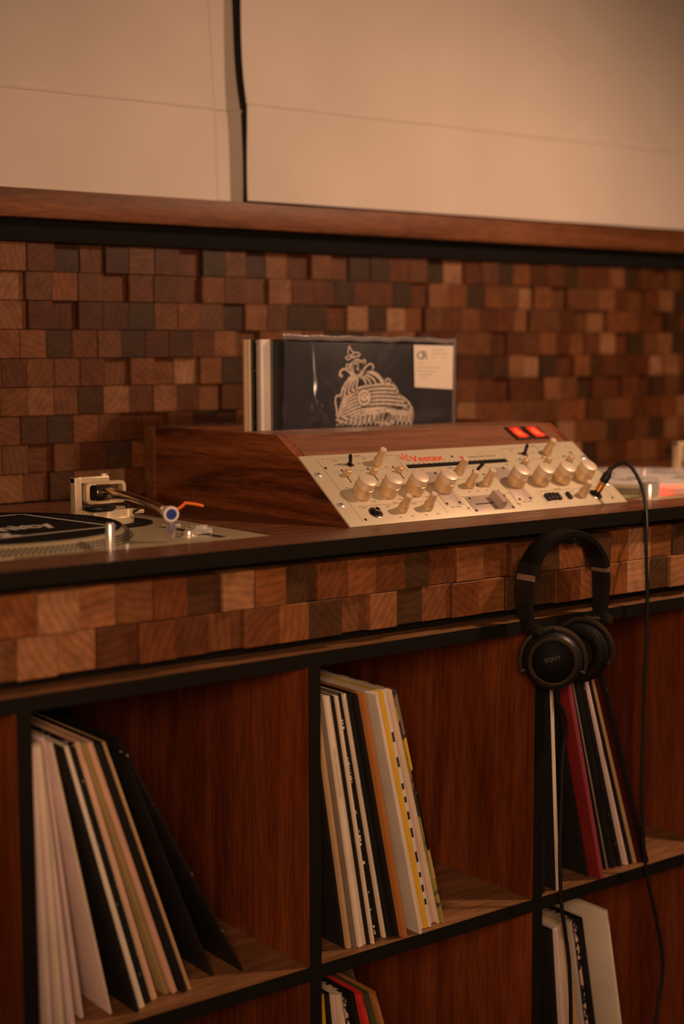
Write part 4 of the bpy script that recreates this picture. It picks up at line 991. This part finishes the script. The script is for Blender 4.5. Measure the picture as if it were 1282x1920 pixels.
def cup(c, n, nm):
    n = Vector(n).normalized(); c = Vector(c)
    shell = ho(MB().lathe([(.0335, -.012), (.0352, -.010), (.0352, .000), (.0335, .004), (.0300, .0085), (.0290, .0090)], 48, c, n), 'ear_cup', M_hp)
    ho(MB().lathe([(.0305, .0075), (.0300, .0100), (.0270, .0118), (.0255, .0112)], 48, c, n, cap=False), 'cup_ring', M_bronze)
    ho(MB().lathe([(.0258, .0100), (.0252, .0104), (0, .0104)], 40, c, n, cap=False), 'cup_face', M_cupface)
    prof = [(.0330, -.0115), (.0362, -.0150), (.0368, -.0200), (.0345, -.0250), (.0300, -.0268), (.0240, -.0255), (.0205, -.0215), (.0200, -.0160)]
    pd = MB(); seg = 138
    pd.lathe(prof, seg, c, n, cap=False)
    m_ = len(prof)      # gathered folds of the pad
    for i in range(seg):
        for k in range(2, 7):
            v = Vector(pd.v[i*m_+k]); q = v-c; ax_ = q.dot(n); rad = q-n*ax_
            pd.v[i*m_+k] = tuple(c+n*(ax_+-.0002*math.sin(i*2*PI/seg*23)*(1 if k > 2 else .4))+rad*(1+.004*math.sin(i*2*PI/seg*23+1+k*.5)))
    ho(pd, 'ear_pad', M_pad, smooth=60)
    ho(MB().lathe([(.0202, -.0135), (0, -.0130)], 32, c, n, cap=False), 'driver_cloth', M_hole)
    return n, c
nL, cL = cup((.1975, -.044, -.1665), (-.70, -.70, .10), 'l')
nR, cR = cup((.2680, -.028, -.1640), (.93, .36, .02), 'r')
def yoke(c, n, off_, a0, a1, hinge):
    c = Vector(c)+n*off_; up = Vector((0, 0, 1)); e2 = (up-n*up.dot(n)).normalized(); e1 = e2.cross(n)
    pts = [c+(e1*math.cos(math.radians(a))+e2*math.sin(math.radians(a)))*.0395 for a in [a0+(a1-a0)*i/30 for i in range(31)]]
    ho(MB().tube(pts, [.0022+.0012*math.sin(PI*i/30) for i in range(31)], 8), 'yoke', M_bronze)
    ho(MB().tube([c+e2*.0395, Vector(hinge)], [.0042, .0048], 10), 'yoke_stem', M_hp)
    for s in (a0, a1): 
        p_ = c+(e1*math.cos(math.radians(s))+e2*math.sin(math.radians(s)))*.0395; d_ = (c-p_).normalized()
        ho(MB().tube([p_-d_*.001, p_+d_*.0055], .0026, 8), 'yoke_pin', M_hp)
yoke(cL, nL, -.003, -20, 200, (cx-R0+.007, -.027, -.1330))
yoke(cR, nR, -.003, -20, 200, (cx+R0-.004, -.025, -.1300))
up = Vector((0, 0, 1)); e2 = (up-nL*up.dot(nL)).normalized(); e1 = e2.cross(nL)
Mt = Matrix((e1, e2, nL)).transposed().to_4x4(); Mt.translation = cL+nL*.0108-HB0
lt = texts('cup_lettering', [('SONY', 0, 0, .0075, 'CENTER', None)], M_hpl, hp); lt.data.transform(Mt @ Matrix.Translation((0, .001, 0)) @ Matrix.Rotation(.25, 4, 'Z'))
ho(MB().tube([cL+Vector((.003, -.004, -.034)), cL+Vector((.0085, -.002, -.052))], [.0030, .0024], 10), 'cable_gland', M_rubber)
hk = MB().tube([(.2375, .0085, -.0262), (.2375, -.034, -.0262), (.2375, -.0375, -.0235), (.2375, -.0380, -.0205)], .0028, 10)
hk.lathe([(.009, 0), (.009, .002), (.0, .0022)], 20, (.2375, .0068, -.0262), (0, -1, 0))
ob = hk.obj('headphone_hook', M_rubber); ob['label'] = 'small black peg under the counter holding the headphones'; ob['category'] = 'hook'

# ---------------------------------------------------------------- headphone cable and plug
def catmull(P_, n=8):
    P_ = [Vector(p) for p in P_]; out = []
    for i in range(len(P_)-1):
        p0, p1, p2, p3 = P_[max(i-1, 0)], P_[i], P_[i+1], P_[min(i+2, len(P_)-1)]
        for k in range(n):
            t = k/n; out.append(.5*((2*p1)+(-p0+p2)*t+(2*p0-5*p1+4*p2-p3)*t*t+(-p0+3*p1-3*p2+p3)*t**3))
    out.append(P_[-1]); return out
jk = mx.matrix_basis @ Vector(pn(.4356, .0188)); nrm = Vector((0, -sa, ca))
pdir = Vector((.30, -.38, .87)).normalized()
j0 = jk+nrm*.0030
cab_o = thing('headphone_cable', 'thin black cable looping from the mixer jack down past the cubbies to the headphones', 'cable', tuple(j0))
def co(m, name, mat):
    for i, v in enumerate(m.v): m.v[i] = tuple(Vector(v)-j0)
    return m.obj(name, mat, cab_o)
co(MB().lathe([(.0030, 0), (.0030, .0045), (.0052, .0050), (.0052, .0120), (.0046, .0125), (.0050, .0130), (.0050, .0185)], 24, j0, pdir), 'plug_barrel', M_brass)
co(MB().lathe([(.0056, .0180), (.0060, .0192), (.0058, .0300), (.0048, .0315), (.0044, .0330)], 24, j0, pdir), 'plug_sleeve', M_rubber)
e0 = j0+pdir*.030
path = catmull([e0-pdir*.004, e0, e0+pdir*.008, (.4272, .0745, .0500), (.4325, .0640, .0560), (.4350, .0500, .0505), (.4302, .030, .0319), (.4154, .008, .0097), (.3990, -.010, -.0170), (.3905, -.017, -.0380),
  (.3895, -.019, -.0625), (.3918, -.020, -.1324), (.3890, -.020, -.2375), (.3878, -.020, -.3085), (.3866, -.020, -.3654), (.3912, -.020, -.4238), (.4000, -.020, -.4837), (.4149, -.020, -.5309), (.4326, -.020, -.5943), (.4348, -.020, -.6322), (.4263, -.020, -.6748), (.4100, -.022, -.7300), (.375, -.026, -.790), (.325, -.030, -.815), (.275, -.034, -.780),
  (.2470, -.035, -.700), (.2458, -.035, -.6480), (.2440, -.035, -.5983), (.2404, -.035, -.5555), (.2321, -.035, -.5118), (.2258, -.035, -.4759), (.2222, -.035, -.4134), (.2236, -.035, -.3458), (.2237, -.036, -.2918), (.2250, -.040, -.2500), tuple(cL+Vector((.0085, -.002, -.052)))])
co(MB().tube(path, [.0043-.0018*sm((i-4)/24) for i in range(len(path))], 10), 'cord', M_rubber)
